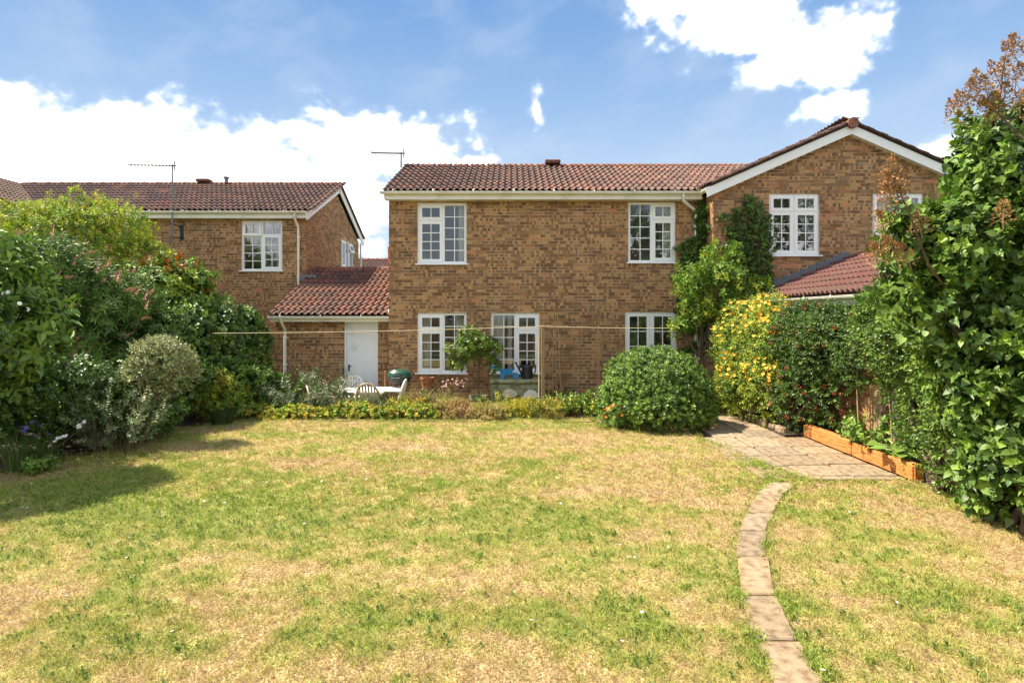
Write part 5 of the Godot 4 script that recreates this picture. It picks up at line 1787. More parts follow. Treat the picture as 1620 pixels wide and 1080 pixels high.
	for i in 14:
		var a := rng.randf() * TAU
		var st := MB.new()
		var en := Vector3(cos(a) * rng.randf_range(0.1, 0.3) - 0.05, rng.randf_range(0.15, 0.32), sin(a) * rng.randf_range(0.1, 0.3))
		st.tube([Vector3.ZERO, en * 0.6 + Vector3(0, 0.05, 0), en], [0.008, 0.007, 0.005], 5, Color(0.8, 1, 0.5))
		leaf_into(st, en, Vector3(cos(a), 0.1, sin(a)), Vector3(0, 1, 0.3), 0.17, 0.17, "heart", 0.15, 0.25, vary(Color(0.16, 0.26, 0.05), 0.2))
		part(cz, "leaf", st, M.leaf)
	var tray := thing("black_trough", "long black plastic trough resting on the bed by the sleeper", "trough", Vector3(5.2, 0.125, -8.2))
	var tm := MB.new()
	tm.chamfer(Vector3(0, 0.06, 0), Vector3(0.22, 0.12, 0.6), 0.012)
	part(tray, "body", tm, M.black_plastic)
	var tr := MB.new()
	for s in [-1.0, 1.0]:
		tr.chamfer(Vector3(0.115 * s, 0.118, 0), Vector3(0.03, 0.02, 0.66), 0.004)
		tr.chamfer(Vector3(0, 0.1185, 0.315 * s), Vector3(0.2, 0.019, 0.03), 0.004)
	part(tray, "rim", tr, M.black_plastic)
	for k in [[1357, 0.0, 8.4, 0.3, "short sawn stake beside the leafy vegetable plant"], [1366, 0.0, 8.15, 0.28, "short sawn stake at the end of the black trough"]]:
		var t := thing("stake", k[4], "stake", Vector3(5.25, 0.1, -k[2]), "short stakes in the vegetable bed")
		var b := MB.new()
		b.tube([Vector3(0, -0.05, 0), Vector3(0.01, k[3], 0)], [0.028, 0.026], 9)
		part(t, "wood", b, M.wood_post)
	for k in [[P(1412, 690, 8.2), P(1404, 560, 8.3), 0.014, "dark red-brown cane leaning beside the hedge end"], [P(1438, 700, 7.9), P(1408, 575, 8.3), 0.009, "thin pale cane leaning across the red-brown one"], [P(1357, 640, 8.9), P(1357, 575, 8.9), 0.013, "upright brown cane behind the leafy vegetable plant"], [P(1380, 640, 8.9), P(1379, 580, 8.9), 0.012, "second upright brown cane nearer the extension corner"]]:
		var foot := Vector3(k[0].x, 0.1, k[0].z)
		var t := thing("garden_cane", k[3], "cane", foot)
		var b := MB.new()
		var e: Vector3 = k[1] - foot
		b.tube([Vector3.ZERO, e * 0.35 + Vector3(0.012, 0, 0), e * 0.7 - Vector3(0.008, 0, 0), e], [k[2], k[2] * 0.95, k[2] * 0.9, k[2] * 0.8], 7)
		part(t, "stick", b, M.cane if k[2] > 0.01 else M.rope)

func build_lilac() -> void:
	# tall lilac with big heart-shaped leaves
	var at := Vector3(5.0, 0, -5.8)
	var t := thing("lilac", "tall lilac with large heart-shaped leaves and brown seed heads", "shrub", at)
	var lobes := [[Vector3(5.02, 3.45, -6.0), Vector3(0.5, 0.66, 0.5)], [Vector3(4.5, 2.72, -6.0), Vector3(0.36, 0.5, 0.45)], [Vector3(4.95, 2.8, -5.8), Vector3(0.55, 0.8, 0.5)], [Vector3(4.48, 2.2, -6.1), Vector3(0.5, 0.52, 0.5)], [Vector3(4.82, 1.75, -5.8), Vector3(0.45, 0.65, 0.5)], [Vector3(4.8, 1.2, -6.0), Vector3(0.38, 0.6, 0.45)], [Vector3(4.88, 0.6, -5.8), Vector3(0.38, 0.6, 0.45)], [Vector3(5.05, 1.0, -5.4), Vector3(0.45, 0.9, 0.5)], [Vector3(4.98, 0.35, -6.0), Vector3(0.33, 0.4, 0.4)], [Vector3(5.2, 2.2, -5.4), Vector3(0.5, 0.9, 0.5)], [Vector3(3.98, 2.75, -6.0), Vector3(0.13, 0.36, 0.13)]]
	stems_into(t, at, lobes, 0.04, "stem", 0.25)
	var lf := []
	for k in 6:
		var b := MB.new()
		leaf_into(b, Vector3.ZERO, Vector3(0, 0.1, 1), Vector3(0, 1, -0.1), 0.11, 0.09, "heart", 0.12 + 0.05 * k, 0.15 + 0.08 * (k % 3), vary([Color(0.14, 0.23, 0.055), FRESH, Color(0.12, 0.2, 0.045), Color(0.15, 0.25, 0.065), Color(0.1, 0.17, 0.04), Color(0.17, 0.25, 0.085)][k], 0.1), 6)
		lf.append(b.mesh())
	var buf := PackedFloat32Array()
	fill_lobes(buf, at, lobes, 6400, [MID, MID, FRESH, DARK], {"rough": 0.24, "shell": 0.3, "wild": 0.7})
	scatter(t, "inner_foliage", sprig(8, 0.16, 0.085, 0.066, "heart", 1.05, 0.2, 0.35, 31, 6), M.leaf, buf)
	for p in surface_spots(lobes, 300, Vector3(-0.7, 0.25, 0.65), 0.15, 1.08):
		var o := part(t, "leaf", lf[rng.randi() % 6], M.leaf)
		# most leaves hang, their faces turned outwards and up
		var y: Vector3 = (Vector3(-0.5, 0.4, 0.45) + rand_dir() * 0.55).normalized()
		var tip: Vector3 = Vector3(0, -1, 0) + rand_dir() * 0.7
		tip = (tip - y * tip.dot(y)).normalized()
		o.transform = Transform3D(Basis(y.cross(tip), y, tip) * rng.randf_range(0.55, 0.98), p - at)
	# feathery brown seed heads
	var heads := [P(1600, 80, 5.6), P(1575, 115, 5.6), P(1545, 130, 5.6), P(1610, 120, 5.7), P(1525, 160, 5.7), P(1560, 170, 5.6), P(1590, 150, 5.6), P(1410, 265, 5.6), P(1405, 290, 5.6), P(1420, 310, 5.6), P(1395, 350, 5.6), P(1455, 350, 5.6), P(1385, 400, 5.7), P(1410, 390, 5.6), P(1588, 335, 5.4), P(1612, 70, 5.6), P(1590, 110, 5.6), P(1560, 140, 5.6), P(1535, 145, 5.65), P(1615, 160, 5.5), P(1575, 165, 5.6), P(1510, 175, 5.7), P(1400, 310, 5.6), P(1425, 285, 5.6), P(1430, 400, 5.55)]
	for p in heads:
		var b := MB.new()
		var ax := (Vector3(-0.25, 1, 0.1) + rand_dir() * 0.4).normalized()
		var q: Vector3 = p - at
		b.tube([q - ax * 0.16, q + ax * 0.1], [0.005, 0.002], 4, Color(0.3, 0.2, 0.1), false)
		for k in 170:
			var f := rng.randf()
			var u := rand_dir()
			var e: Vector3 = q + ax * (-0.09 + 0.2 * f) + u * 0.085 * (1.1 - f)
			leaf_into(b, e, u + ax * 0.6, rand_dir(), 0.028, 0.015, "ovate", 0.2, 0.1, vary(Color(0.35, 0.185, 0.07), 0.35))
			if k % 5 == 0:
				b.tube([q + ax * (-0.09 + 0.2 * f), e], [0.002, 0.0015], 3, Color(0.3, 0.18, 0.08), false)
		part(t, "seed_head", b, M.petal)
	# arching twig reaching left in front of the wing's window
	var tw := MB.new()
	tw.tube([Vector3(4.4, 2.2, -5.9) - at, P(1470, 420, 5.6) - at, P(1440, 340, 5.6) - at, P(1410, 270, 5.6) - at], [0.014, 0.011, 0.008, 0.004], 6)
	part(t, "branch", tw, M.bark)
	var t2 := MB.new()
	t2.tube([Vector3(4.8, 3.5, -5.4) - at, P(1580, 180, 5.6) - at, P(1590, 90, 5.6) - at], [0.014, 0.01, 0.004], 6)
	t2.tube([P(1580, 180, 5.6) - at, P(1530, 150, 5.7) - at], [0.008, 0.003], 5)
	part(t, "branch", t2, M.bark)

func build_flower_bed() -> void:
	var so := MB.new()
	so.quad(Vector3(-5.6, -0.004, -11.6), Vector3(3.3, -0.004, -11.4), Vector3(3.4, -0.15, -12.8), Vector3(-5.6, -0.15, -12.8))
	struct("flower_bed", so, M.soil)
	var cover := sprig(7, 0.07, 0.05, 0.045, "round", 1.2, 0.15, 0.2, 41)
	var small := sprig(9, 0.1, 0.04, 0.016, "lance", 0.9, 0.2, 0.3, 42)
	var soft := sprig(8, 0.12, 0.07, 0.035, "ovate", 0.95, 0.2, 0.25, 43)
	var gold := [Color(0.44, 0.42, 0.05), LIME, FRESH, Color(0.52, 0.42, 0.06)]
	for k in [[-4.95, 12.0, 0.45, 0.15, "below the tall weed"], [-4.35, 11.95, 0.42, 0.2, "in front of the silvery shrub"], [-3.9, 12.05, 0.3, 0.1, "beside the chair standing apart"], [-3.25, 12.1, 0.42, 0.17, "in front of the lily leaves"], [-2.7, 12.0, 0.4, 0.12, "in front of the slatted chair back"], [-2.1, 12.1, 0.45, 0.2, "below the barbecue"], [-1.65, 12.05, 0.3, 0.13, "next to the yellow pot"]]:
		var c := Vector3(k[0], -0.02, -k[1])
		shrub("cranesbill", "low yellow-green ground cover mound edging the lawn " + k[4], "plant", "ground cover mounds along the bed", c, [[c + Vector3(0, 0.06, 0), Vector3(k[2], k[3], 0.32)], [c + Vector3(k[2] * 0.5, 0.05, 0.12), Vector3(k[2] * 0.5, k[3] * 0.8, 0.25)]], cover, "leaf_thin", 420, gold, {"rough": 0.3, "stem": 0.008, "shell": 0.3, "vary": 0.35})
	var rd := thing("red_foliage", "reddish low foliage in front of the plastic chairs", "plant", Vector3(-2.6, 0.02, -12.4))
	var rbuf := PackedFloat32Array()
	for i in 420:
		var p := Vector3(rng.randfn(0, 0.75), rng.randf_range(0.02, 0.26), rng.randfn(0, 0.12))
		push(rbuf, p, aim(Vector3.UP + rand_dir() * 0.8, rng.randf() * TAU, rng.randf_range(0.7, 1.2)), vary([Color(0.36, 0.14, 0.05), Color(0.3, 0.22, 0.06), Color(0.2, 0.2, 0.04)][rng.randi() % 3], 0.3))
	scatter(rd, "foliage", small, M.leaf_thin, rbuf)
	# silvery shrub and weeds by the garage wall
	var sv := Vector3(GX(490, 12.9), -0.15, -12.9)
	leaf_plant("silvery_shrub", "silvery grey-green bushy plant in front of the garage wall", "shrub", "", sv, 1.1, 1.1, 54, sprig(9, 0.13, 0.085, 0.022, "lance", 1.0, 0.25, 0.4, 44), "leaf", 11, [Color(0.17, 0.21, 0.12), Color(0.10, 0.15, 0.05), Color(0.24, 0.27, 0.17)])
	leaf_plant("tall_weed", "tall leafy weed beside the garage downpipe", "weed", "", Vector3(GX(440, 12.8), -0.15, -12.8), 1.15, 0.7, 16, sprig(9, 0.14, 0.1, 0.025, "lance", 0.9, 0.25, 0.4, 45), "leaf", 9, [Color(0.14, 0.18, 0.08), MID])
	leaf_plant("dark_spire", "dark green spire plant standing before the garage wall", "plant", "", Vector3(GX(520, 12.7), -0.15, -12.7), 0.95, 0.35, 7, small, "leaf", 16, [DARK, MID])
	leaf_plant("lily_leaves", "upright green lily leaves in front of the table", "plant", "", Vector3(GX(553, 12.3), -0.05, -12.3), 0.42, 0.2, 7, sprig(9, 0.12, 0.1, 0.02, "lance", 0.9, 0.3, 0.3, 46), "leaf", 9, [MID, FRESH])
	# mounds in the middle of the bed
	var mounds := [[715, 640, 12.0, 0.42, 0.24, [Color(0.56, 0.34, 0.2), Color(0.55, 0.42, 0.14), Color(0.42, 0.38, 0.09)], "pink and yellow flowering mound", "heather_mound"], [835, 638, 12.0, 0.6, 0.27, [Color(0.58, 0.5, 0.04), Color(0.5, 0.46, 0.06), Color(0.27, 0.3, 0.05)], "bright yellow santolina mound in front of the storage box", "santolina"], [770, 648, 11.95, 0.4, 0.16, [Color(0.56, 0.42, 0.17), Color(0.42, 0.36, 0.1)], "straw-coloured low mound beside the santolina", "dry_mound"]]
	for m in mounds:
		var c := P(m[0], m[1], m[2])
		c.y = 0.05
		shrub(m[7], m[6], "plant", "", Vector3(c.x, 0, c.z), [[c, Vector3(m[3], m[4], 0.3)]], small, "leaf_thin", 900, m[5], {"rough": 0.25, "shell": 0.3, "stem": 0.006, "up": 0.9})
	for k in [[895, 12.3, 0.55, "beside the bronze plant"], [925, 12.1, 0.62, "between its two neighbours, the tallest"], [950, 12.2, 0.42, "touching the round bush, the smallest"]]:
		leaf_plant("phlox", "fresh green leafy plant " + k[3], "plant", "green leafy plants beside the round bush", Vector3(GX(k[0], k[1]), -0.03, -k[1]), k[2], 0.45, 16, soft, "leaf", 8, [FRESH, MID, LIME])
	var og := leaf_plant("orange_flowered_plant", "low green plants with orange flowers at the foot of the round bush", "flowers", "", Vector3(GX(985, 10.9), 0, -10.95), 0.3, 0.75, 26, soft, "leaf", 7, [FRESH, MID, FRESH], 0.8)
	var sp := []
	for i in 26:
		sp.append(P(rng.randf_range(950, 1020), rng.randf_range(640, 660), 10.6 + rng.randf_range(-0.2, 0.2)))
	blossoms(og, og.position, sp, 0.03, 6, Color(0.75, 0.28, 0.03))
	# loose perennials filling the bed
	var fl := sprig(8, 0.11, 0.06, 0.022, "lance", 1.0, 0.2, 0.3, 47)
	for k in [[600, 12.45, 0.36, "grey-green clump spilling in front of the white table's end", [Color(0.2, 0.25, 0.13), Color(0.15, 0.2, 0.08)]], [640, 12.3, 0.3, "golden-leaved clump below the barbecue", [Color(0.5, 0.44, 0.06), LIME]], [690, 12.35, 0.4, "pale straw-green clump near the yellow pot", [Color(0.42, 0.38, 0.14), Color(0.25, 0.28, 0.08)]], [790, 12.45, 0.38, "yellow-green clump between olive pot and santolina", [LIME, Color(0.45, 0.4, 0.07)]], [868, 12.15, 0.34, "pale yellow clump at the foot of the line post", [Color(0.5, 0.43, 0.1), Color(0.33, 0.33, 0.06)]], [460, 12.45, 0.45, "grey-green clump below the tall weed by the downpipe", [Color(0.2, 0.25, 0.13), MID]], [410, 12.3, 0.36, "fresh green clump at the corner under the ivy hedge", [FRESH, LIME]]]:
		leaf_plant("perennial_clump", k[3], "plant", "", Vector3(GX(k[0], k[1]), -0.06, -k[1]), k[2] * 1.4, 0.5, 20, fl, "leaf_thin", 9, k[4])
	# grasses and seed heads
	for k in [[690, 12.7, 0.55], [655, 12.6, 0.5], [735, 12.5, 0.45], [870, 12.5, 0.5], [900, 12.8, 0.55], [640, 12.4, 0.4], [770, 12.6, 0.4], [960, 12.6, 0.45], [885, 12.2, 0.35], [800, 12.3, 0.35], [675, 12.25, 0.32], [620, 12.2, 0.3], [745, 11.9, 0.25], [790, 11.85, 0.22], [705, 11.85, 0.2], [860, 11.8, 0.28], [880, 11.85, 0.3], [548, 12.6, 0.5], [645, 12.75, 0.75], [665, 12.8, 0.7], [632, 12.7, 0.6], [702, 12.75, 0.7], [535, 12.4, 0.45]]:
		tuft("seeding_grass", "straw-brown seeding grass in the flower bed", "grass", "seeding grasses in the bed", Vector3(GX(k[0], k[1]), -0.08, -k[1]), k[2], 0.4, 130, 0.007, [Color(0.46, 0.35, 0.15), Color(0.28, 0.27, 0.08), Color(0.5, 0.35, 0.18)], 0.7)
	var al := tuft("pink_chives", "pale pink chive flowers below the window by the garage", "flowers", "", Vector3(GX(720, 13.0), -0.12, -13.0), 0.5, 0.5, 160, 0.006, [Color(0.06, 0.11, 0.03)], 0.3)
	var cs := []
	for i in 34:
		cs.append(P(rng.randf_range(698, 740), rng.randf_range(598, 612), 12.9 + rng.randf_range(-0.2, 0.15)))
	blossoms(al, al.position, cs, 0.022, 7, Color(0.6, 0.36, 0.34))
	tuft("bronze_grass", "reddish bronze plant beside the wooden post", "plant", "", Vector3(GX(905, 12.5), -0.05, -12.5), 0.4, 0.5, 200, 0.01, [Color(0.3, 0.12, 0.06), Color(0.22, 0.16, 0.06)], 0.9)
	leaf_plant("dark_climber", "dark green plant at the foot of the bamboo canes", "plant", "", Vector3(GX(885, 13.3), TERRACE, -13.3), 0.75, 0.6, 20, soft, "leaf", 9, [DARK, MID])
	leaf_plant("dark_climber", "dark green plant below the farther cane near the bush", "plant", "", Vector3(GX(940, 13.4), TERRACE, -13.4), 0.62, 0.5, 16, soft, "leaf", 9, [DARK, MID])

func pot(called: String, label: String, at: Vector3, r: float, h: float, mt: String) -> Node3D:
	var t := thing(called, label, "pot", at)
	var b := MB.new()
	b.lathe(Vector3.ZERO, [Vector2(0, 0), Vector2(r * 0.72, 0), Vector2(r * 0.95, h * 0.82)], 22)
	part(t, "body", b, M[mt])
	var m := MB.new()
	m.lathe(Vector3.ZERO, [Vector2(r * 0.95, h * 0.82), Vector2(r * 1.05, h * 0.83), Vector2(r * 1.06, h), Vector2(r * 0.93, h), Vector2(r * 0.88, h * 0.8)], 22)
	part(t, "rim", m, M[mt])
	var s := MB.new()
	s.lathe(Vector3.ZERO, [Vector2(r * 0.9, h * 0.86), Vector2(0, h * 0.88)], 16)
	part(t, "compost", s, M.soil)
	return t

func plastic_chair(label: String, at: Vector3, turn: float, mt: String) -> void:
	# a moulded garden chair, back towards +z of its own
	var t := thing("plastic_chair", label, "chair", at, "moulded garden chairs round the table", turn)
	var m: Material = M[mt]
	var s := MB.new()
	s.chamfer(Vector3(0, 0.41, 0.0), Vector3(0.46, 0.03, 0.44), 0.012)
	part(t, "seat", s, m)
	for x in [-1.0, 1.0]:
		var f := MB.new()
		f.tube([Vector3(0.26 * x, 0.0, -0.26), Vector3(0.235 * x, 0.4, -0.21), Vector3(0.25 * x, 0.62, -0.2)], [0.022, 0.024, 0.022], 8)
		part(t, "leg", f, m)
		var r := MB.new()
		r.tube([Vector3(0.26 * x, 0.0, 0.3), Vector3(0.225 * x, 0.4, 0.21)], [0.022, 0.024], 8)
		part(t, "leg", r, m)
		var a := MB.new()
		a.tube([Vector3(0.25 * x, 0.62, -0.2), Vector3(0.285 * x, 0.645, -0.1), Vector3(0.285 * x, 0.64, 0.1), Vector3(0.25 * x, 0.63, 0.26)], [0.022, 0.026, 0.026, 0.022], 8)
		part(t, "arm", a, m)
	var bk := MB.new()
	var pts := []
	var rad := []
	for i in 15:
		var f := i / 14.0
		var an := PI * f
		pts.append(Vector3(-0.25 * cos(an), 0.42 + 0.44 * pow(sin(an), 0.7), 0.21 + 0.12 * pow(sin(an), 0.7)))
		rad.append(0.022)
	bk.tube(pts, rad, 8)
	part(t, "back_frame", bk, m)
	for i in 6:
		var x := -0.15 + 0.06 * i
		var top := 0.42 + 0.42 * pow(sqrt(maxf(0.0, 1.0 - x * x / 0.0625)), 0.7)
		var sl := MB.new()
		var h := top - 0.42
		sl.chamfer(Vector3(x, 0.42 + h * 0.5, 0.215 + 0.055), Vector3(0.034, h, 0.012), 0.003, Color.WHITE, Basis(Vector3.RIGHT, 0.25))
		part(t, "slat", sl, m)

func build_terrace_things() -> void:
	var T := TERRACE
	# table and chairs
	var tb := thing("plastic_table", "oval white plastic garden table in front of the garage door", "table", Vector3(GX(586, 13.05), T, -13.05))
	var top := MB.new()
	top.lathe(Vector3(0, 0.6, 0), [Vector2(0.0, 0.0), Vector2(0.62, 0.0), Vector2(0.65, 0.012), Vector2(0.655, 0.035), Vector2(0.63, 0.05), Vector2(0.0, 0.052)], 32, Color.WHITE, 1.0, 0.68)
	part(tb, "top", top, M.plastic_white)
	for x in [-1.0, 1.0]:
		for z in [-1.0, 1.0]:
			var l := MB.new()
			l.tube([Vector3(0.4 * x, 0, 0.26 * z), Vector3(0.34 * x, 0.6, 0.2 * z)], [0.028, 0.032], 9)
			part(tb, "leg", l, M.plastic_white)
	plastic_chair("beige moulded garden chair with its slatted back to the lawn", Vector3(GX(586, 12.55), T, -12.55), 0.0, "plastic_beige")
	plastic_chair("white moulded chair on the garage side of the table", Vector3(GX(559, 13.6), T, -13.6), PI + 0.25, "plastic_white")
	plastic_chair("cream moulded chair at the table end near the barbecue", Vector3(GX(618, 13.0), T, -13.0), PI / 2, "plastic_white")
	plastic_chair("beige moulded chair standing apart among the plants beside the silvery shrub", Vector3(GX(510, 12.45), T - 0.06, -12.5), -1.2, "plastic_beige")
	# barbecue
	var bq := thing("barbecue", "green-lidded kettle barbecue standing between door and window", "barbecue", Vector3(GX(632, 13.35), T, -13.35))
	var bowl := MB.new()
	bowl.lathe(Vector3(0, 0.70, 0), [Vector2(0.0, 0.0), Vector2(0.13, 0.01), Vector2(0.22, 0.08), Vector2(0.26, 0.19), Vector2(0.265, 0.2)], 26, Color.WHITE, 1.0, 0.8)
	part(bq, "bowl", bowl, M.bbq_black)
	var lid := MB.new()
	lid.lathe(Vector3(0, 0.9, 0), [Vector2(0.272, -0.01), Vector2(0.272, 0.02), Vector2(0.25, 0.09), Vector2(0.19, 0.14), Vector2(0.1, 0.16), Vector2(0, 0.165)], 26, Color.WHITE, 1.0, 0.8)
	part(bq, "lid", lid, M.bbq_green)
	var hd := MB.new()
	hd.tube([Vector3(-0.1, 0.94, 0.2), Vector3(-0.09, 0.95, 0.25), Vector3(0.09, 0.95, 0.25), Vector3(0.1, 0.94, 0.2)], [0.011, 0.012, 0.012, 0.011], 8)
	part(bq, "handle", hd, M.bbq_black)
	var rim := MB.new()
	rim.chamfer(Vector3(-0.05, 0.885, 0.225), Vector3(0.2, 0.018, 0.03), 0.004)
	part(bq, "shelf", rim, M.metal_grey)
	for a in [0.6, 2.5, 4.7]:
		var l := MB.new()
		l.tube([Vector3(cos(a) * 0.15, 0.76, sin(a) * 0.12), Vector3(cos(a) * 0.27, 0, sin(a) * 0.22)], [0.013, 0.013], 7)
		part(bq, "leg", l, M.metal_grey)
	var st := thing("turned_stick", "thin pale stick with a knob standing beside the barbecue", "stick", Vector3(GX(609, 13.4), T, -13.4))
	var sb := MB.new()
	sb.tube([Vector3.ZERO, Vector3(0, 0.98, 0)], [0.013, 0.012], 7)
	sb.lathe(Vector3(0, 0.98, 0), [Vector2(0.006, 0), Vector2(0.022, 0.015), Vector2(0.022, 0.03), Vector2(0, 0.045)], 10)
	part(st, "rod", sb, M.wood_post)
	# boards leaning on the garage wall
	for k in [[537, 0.075, 1.1, "narrow wooden board leaning on the garage wall by the door"], [522, 0.5, 0.55, "wide weathered board leaning low on the garage wall"]]:
		var lb := thing("board", k[3], "board", Vector3(GX(k[0], 14.1), T, -14.1))
		var bm := MB.new()
		bm.chamfer(Vector3(0, k[2] * 0.5, -0.05), Vector3(k[1], k[2], 0.022), 0.003, Color.WHITE, Basis(Vector3.RIGHT, -0.13))
		part(lb, "plank", bm, M.wood_post)
	# pots
	var tp := pot("terracotta_pot", "terracotta pot raised under the ground-floor window", Vector3(GX(675.5, 13.45), 0.38, -13.45), 0.15, 0.27, "terracotta")
	var stand := thing("pot_stand", "dark wooden stand under the terracotta pot", "stand", Vector3(GX(675.5, 13.45), T, -13.45))
	var ss := MB.new()
	ss.chamfer(Vector3(0, 0.585, 0), Vector3(0.3, 0.03, 0.3), 0.005)
	part(stand, "top", ss, M.bark)
	for x in [-0.11, 0.11]:
		for z in [-0.11, 0.11]:
			var lg := MB.new()
			lg.chamfer(Vector3(x, 0.285, z), Vector3(0.035, 0.57, 0.035), 0.004)
			part(stand, "leg", lg, M.bark)
	pot("yellow_pot", "bright yellow pot standing among the seeding grass", Vector3(GX(666.5, 12.5), -0.06, -12.5), 0.1, 0.36, "yellow_pot")
	var op := pot("olive_pot", "large olive-green pot holding the small standard tree", Vector3(GX(757, 13.1), T, -13.1), 0.2, 0.5, "olive_pot")
	var tree := thing("standard_tree", "small round-headed tree on a thin trunk in the olive pot", "tree", Vector3(GX(757, 13.1), T + 0.44, -13.1))
	var tk := MB.new()
	tk.tube([Vector3.ZERO, Vector3(0.01, 0.5, 0), Vector3(-0.02, 1.0, 0), Vector3(0, 1.4, 0)], [0.018, 0.016, 0.014, 0.008], 7)
	part(tree, "trunk", tk, M.bark)
	var tl := [E(735, 560, 13.0, 0.3, 0.26, 0.28), E(762, 545, 13.1, 0.3, 0.24, 0.28), E(745, 535, 13.1, 0.22, 0.2, 0.25), E(728, 575, 12.95, 0.2, 0.16, 0.2), E(776, 558, 13.1, 0.2, 0.22, 0.2), E(781, 578, 13.1, 0.1, 0.16, 0.12)]
	for l in tl:
		var bm := MB.new()
		var e: Vector3 = l[0] - tree.position
		bm.tube([Vector3(0, 0.85, 0), e * 0.6 + Vector3(0, 0.4, 0), e], [0.009, 0.007, 0.003], 5)
		part(tree, "branch", bm, M.bark)
	var tbuf := PackedFloat32Array()
	fill_lobes(tbuf, tree.position, tl, 620, [MID, FRESH, FRESH, Color(0.15, 0.17, 0.04)], {"rough": 0.35, "shell": 0.3, "wild": 0.9})
	scatter(tree, "crown", sprig(7, 0.1, 0.07, 0.045, "ovate", 1.0, 0.2, 0.35, 51), M.leaf, tbuf)
	# storage box with the toy and the can on it
	var bx := thing("storage_box", "sage-green ribbed plastic storage box under the middle window", "storage box", Vector3(GX(815.5, 13.15), T, -13.2))
	var bw := 1.08
	var body := MB.new()
	body.chamfer(Vector3(0, 0.4, 0), Vector3(bw, 0.76, 0.5), 0.03)
	part(bx, "body", body, M.box_green)
	for i in 17:
		var rb := MB.new()
		rb.chamfer(Vector3(-bw * 0.5 + 0.06 + i * (bw - 0.12) / 16.0, 0.4, 0.252), Vector3(0.03, 0.68, 0.012), 0.003)
		part(bx, "rib", rb, M.box_green)
	var lid2 := MB.new()
	lid2.chamfer(Vector3(0, 0.82, 0.01), Vector3(bw + 0.06, 0.1, 0.56), 0.035)
	part(bx, "lid", lid2, M.box_green)
	var cat := MB.new()
	cat.chamfer(Vector3(0.02, 0.79, 0.294), Vector3(0.14, 0.03, 0.012), 0.003)
	part(bx, "catch", cat, M.olive_pot)
	for k in [[806, 618, "cream scalloped shell ornament against the storage box"], [840, 620, "white ribbed shell ornament against the storage box"]]:
		var c: Vector3 = P(k[0], k[1], 12.85)
		var o := thing("shell_ornament", k[2], "ornament", Vector3(c.x, c.y - 0.12, -12.85))
		var sm := MB.new()
		for i in 9:
			var a := -1.25 + 2.5 * i / 8.0
			leaf_into(sm, Vector3(0, 0.0, 0), Vector3(sin(a), cos(a), 0.15), Vector3(0, 0, 1), 0.19, 0.07, "round", 0.3, 0.05, vary(Color(0.7, 0.62, 0.5) if k[0] < 820 else Color(0.8, 0.8, 0.8), 0.12))
		part(o, "shell", sm, M.petal)
		var ps := MB.new()
		ps.tube([Vector3(0, -0.55, 0), Vector3(0, 0.02, -0.01)], [0.008, 0.008], 6)
		part(o, "stake", ps, M.wood_post)
	var lid_y := T + 0.872
	var wb := thing("toy_wheelbarrow", "bright blue toy wheelbarrow on the storage box", "toy", Vector3(GX(800, 13.15), lid_y, -13.15))
	var tray := MB.new()
	for q in [[Vector3(-0.14, 0.2, 0.1), Vector3(0.18, 0.2, 0.1), Vector3(0.12, 0.08, 0.07), Vector3(-0.1, 0.08, 0.07)], [Vector3(0.18, 0.2, 0.1), Vector3(0.18, 0.2, -0.1), Vector3(0.12, 0.08, -0.07), Vector3(0.12, 0.08, 0.07)], [Vector3(0.18, 0.2, -0.1), Vector3(-0.14, 0.2, -0.1), Vector3(-0.1, 0.08, -0.07), Vector3(0.12, 0.08, -0.07)], [Vector3(-0.14, 0.2, -0.1), Vector3(-0.14, 0.2, 0.1), Vector3(-0.1, 0.08, 0.07), Vector3(-0.1, 0.08, -0.07)], [Vector3(-0.1, 0.08, 0.07), Vector3(0.12, 0.08, 0.07), Vector3(0.12, 0.08, -0.07), Vector3(-0.1, 0.08, -0.07)]]:
		tray.face(q, Vector3(0, 0.14, 0), Color.WHITE)
		tray.face([q[0] * 0.96 + Vector3(0, 0.008, 0), q[1] * 0.96 + Vector3(0, 0.008, 0), q[2] * 0.96 + Vector3(0, 0.008, 0), q[3] * 0.96 + Vector3(0, 0.008, 0)], Vector3(0, 0.6, 0), Color.WHITE)
	part(wb, "tray", tray, M.toy_blue)
	for z in [-1.0, 1.0]:
		var hb := MB.new()
		hb.tube([Vector3(0.2, 0.1, 0.04 * z), Vector3(-0.1, 0.2, 0.09 * z), Vector3(-0.24, 0.25, 0.1 * z), Vector3(-0.36, 0.25, 0.1 * z)], [0.012, 0.013, 0.013, 0.014], 7)
		part(wb, "handle", hb, M.toy_blue)
		var lg := MB.new()
		lg.chamfer(Vector3(-0.07, 0.05, 0.06 * z), Vector3(0.09, 0.1, 0.03), 0.006)
		part(wb, "leg", lg, M.toy_blue)
	var wh := MB.new()
	wh.tube([Vector3(0.22, 0.07, -0.025), Vector3(0.22, 0.07, 0.025)], [0.07, 0.07], 18)
	part(wb, "wheel", wh, M.toy_blue)
	var can := thing("watering_can", "black plastic watering can on the storage box", "watering can", Vector3(GX(834, 13.15), lid_y, -13.15))
	var cb := MB.new()
	cb.lathe(Vector3.ZERO, [Vector2(0, 0), Vector2(0.115, 0.0), Vector2(0.125, 0.02), Vector2(0.12, 0.26), Vector2(0.105, 0.29), Vector2(0.085, 0.29), Vector2(0.08, 0.25)], 22)
	part(can, "body", cb, M.can_black)
	var sp := MB.new()
	sp.tube([Vector3(-0.1, 0.06, 0), Vector3(-0.17, 0.2, 0), Vector3(-0.25, 0.34, 0)], [0.03, 0.022, 0.016], 9)
	sp.lathe(Vector3(-0.25, 0.33, 0), [Vector2(0.016, 0), Vector2(0.04, 0.03), Vector2(0, 0.035)], 12)
	part(can, "spout", sp, M.can_black)
	var ch := MB.new()
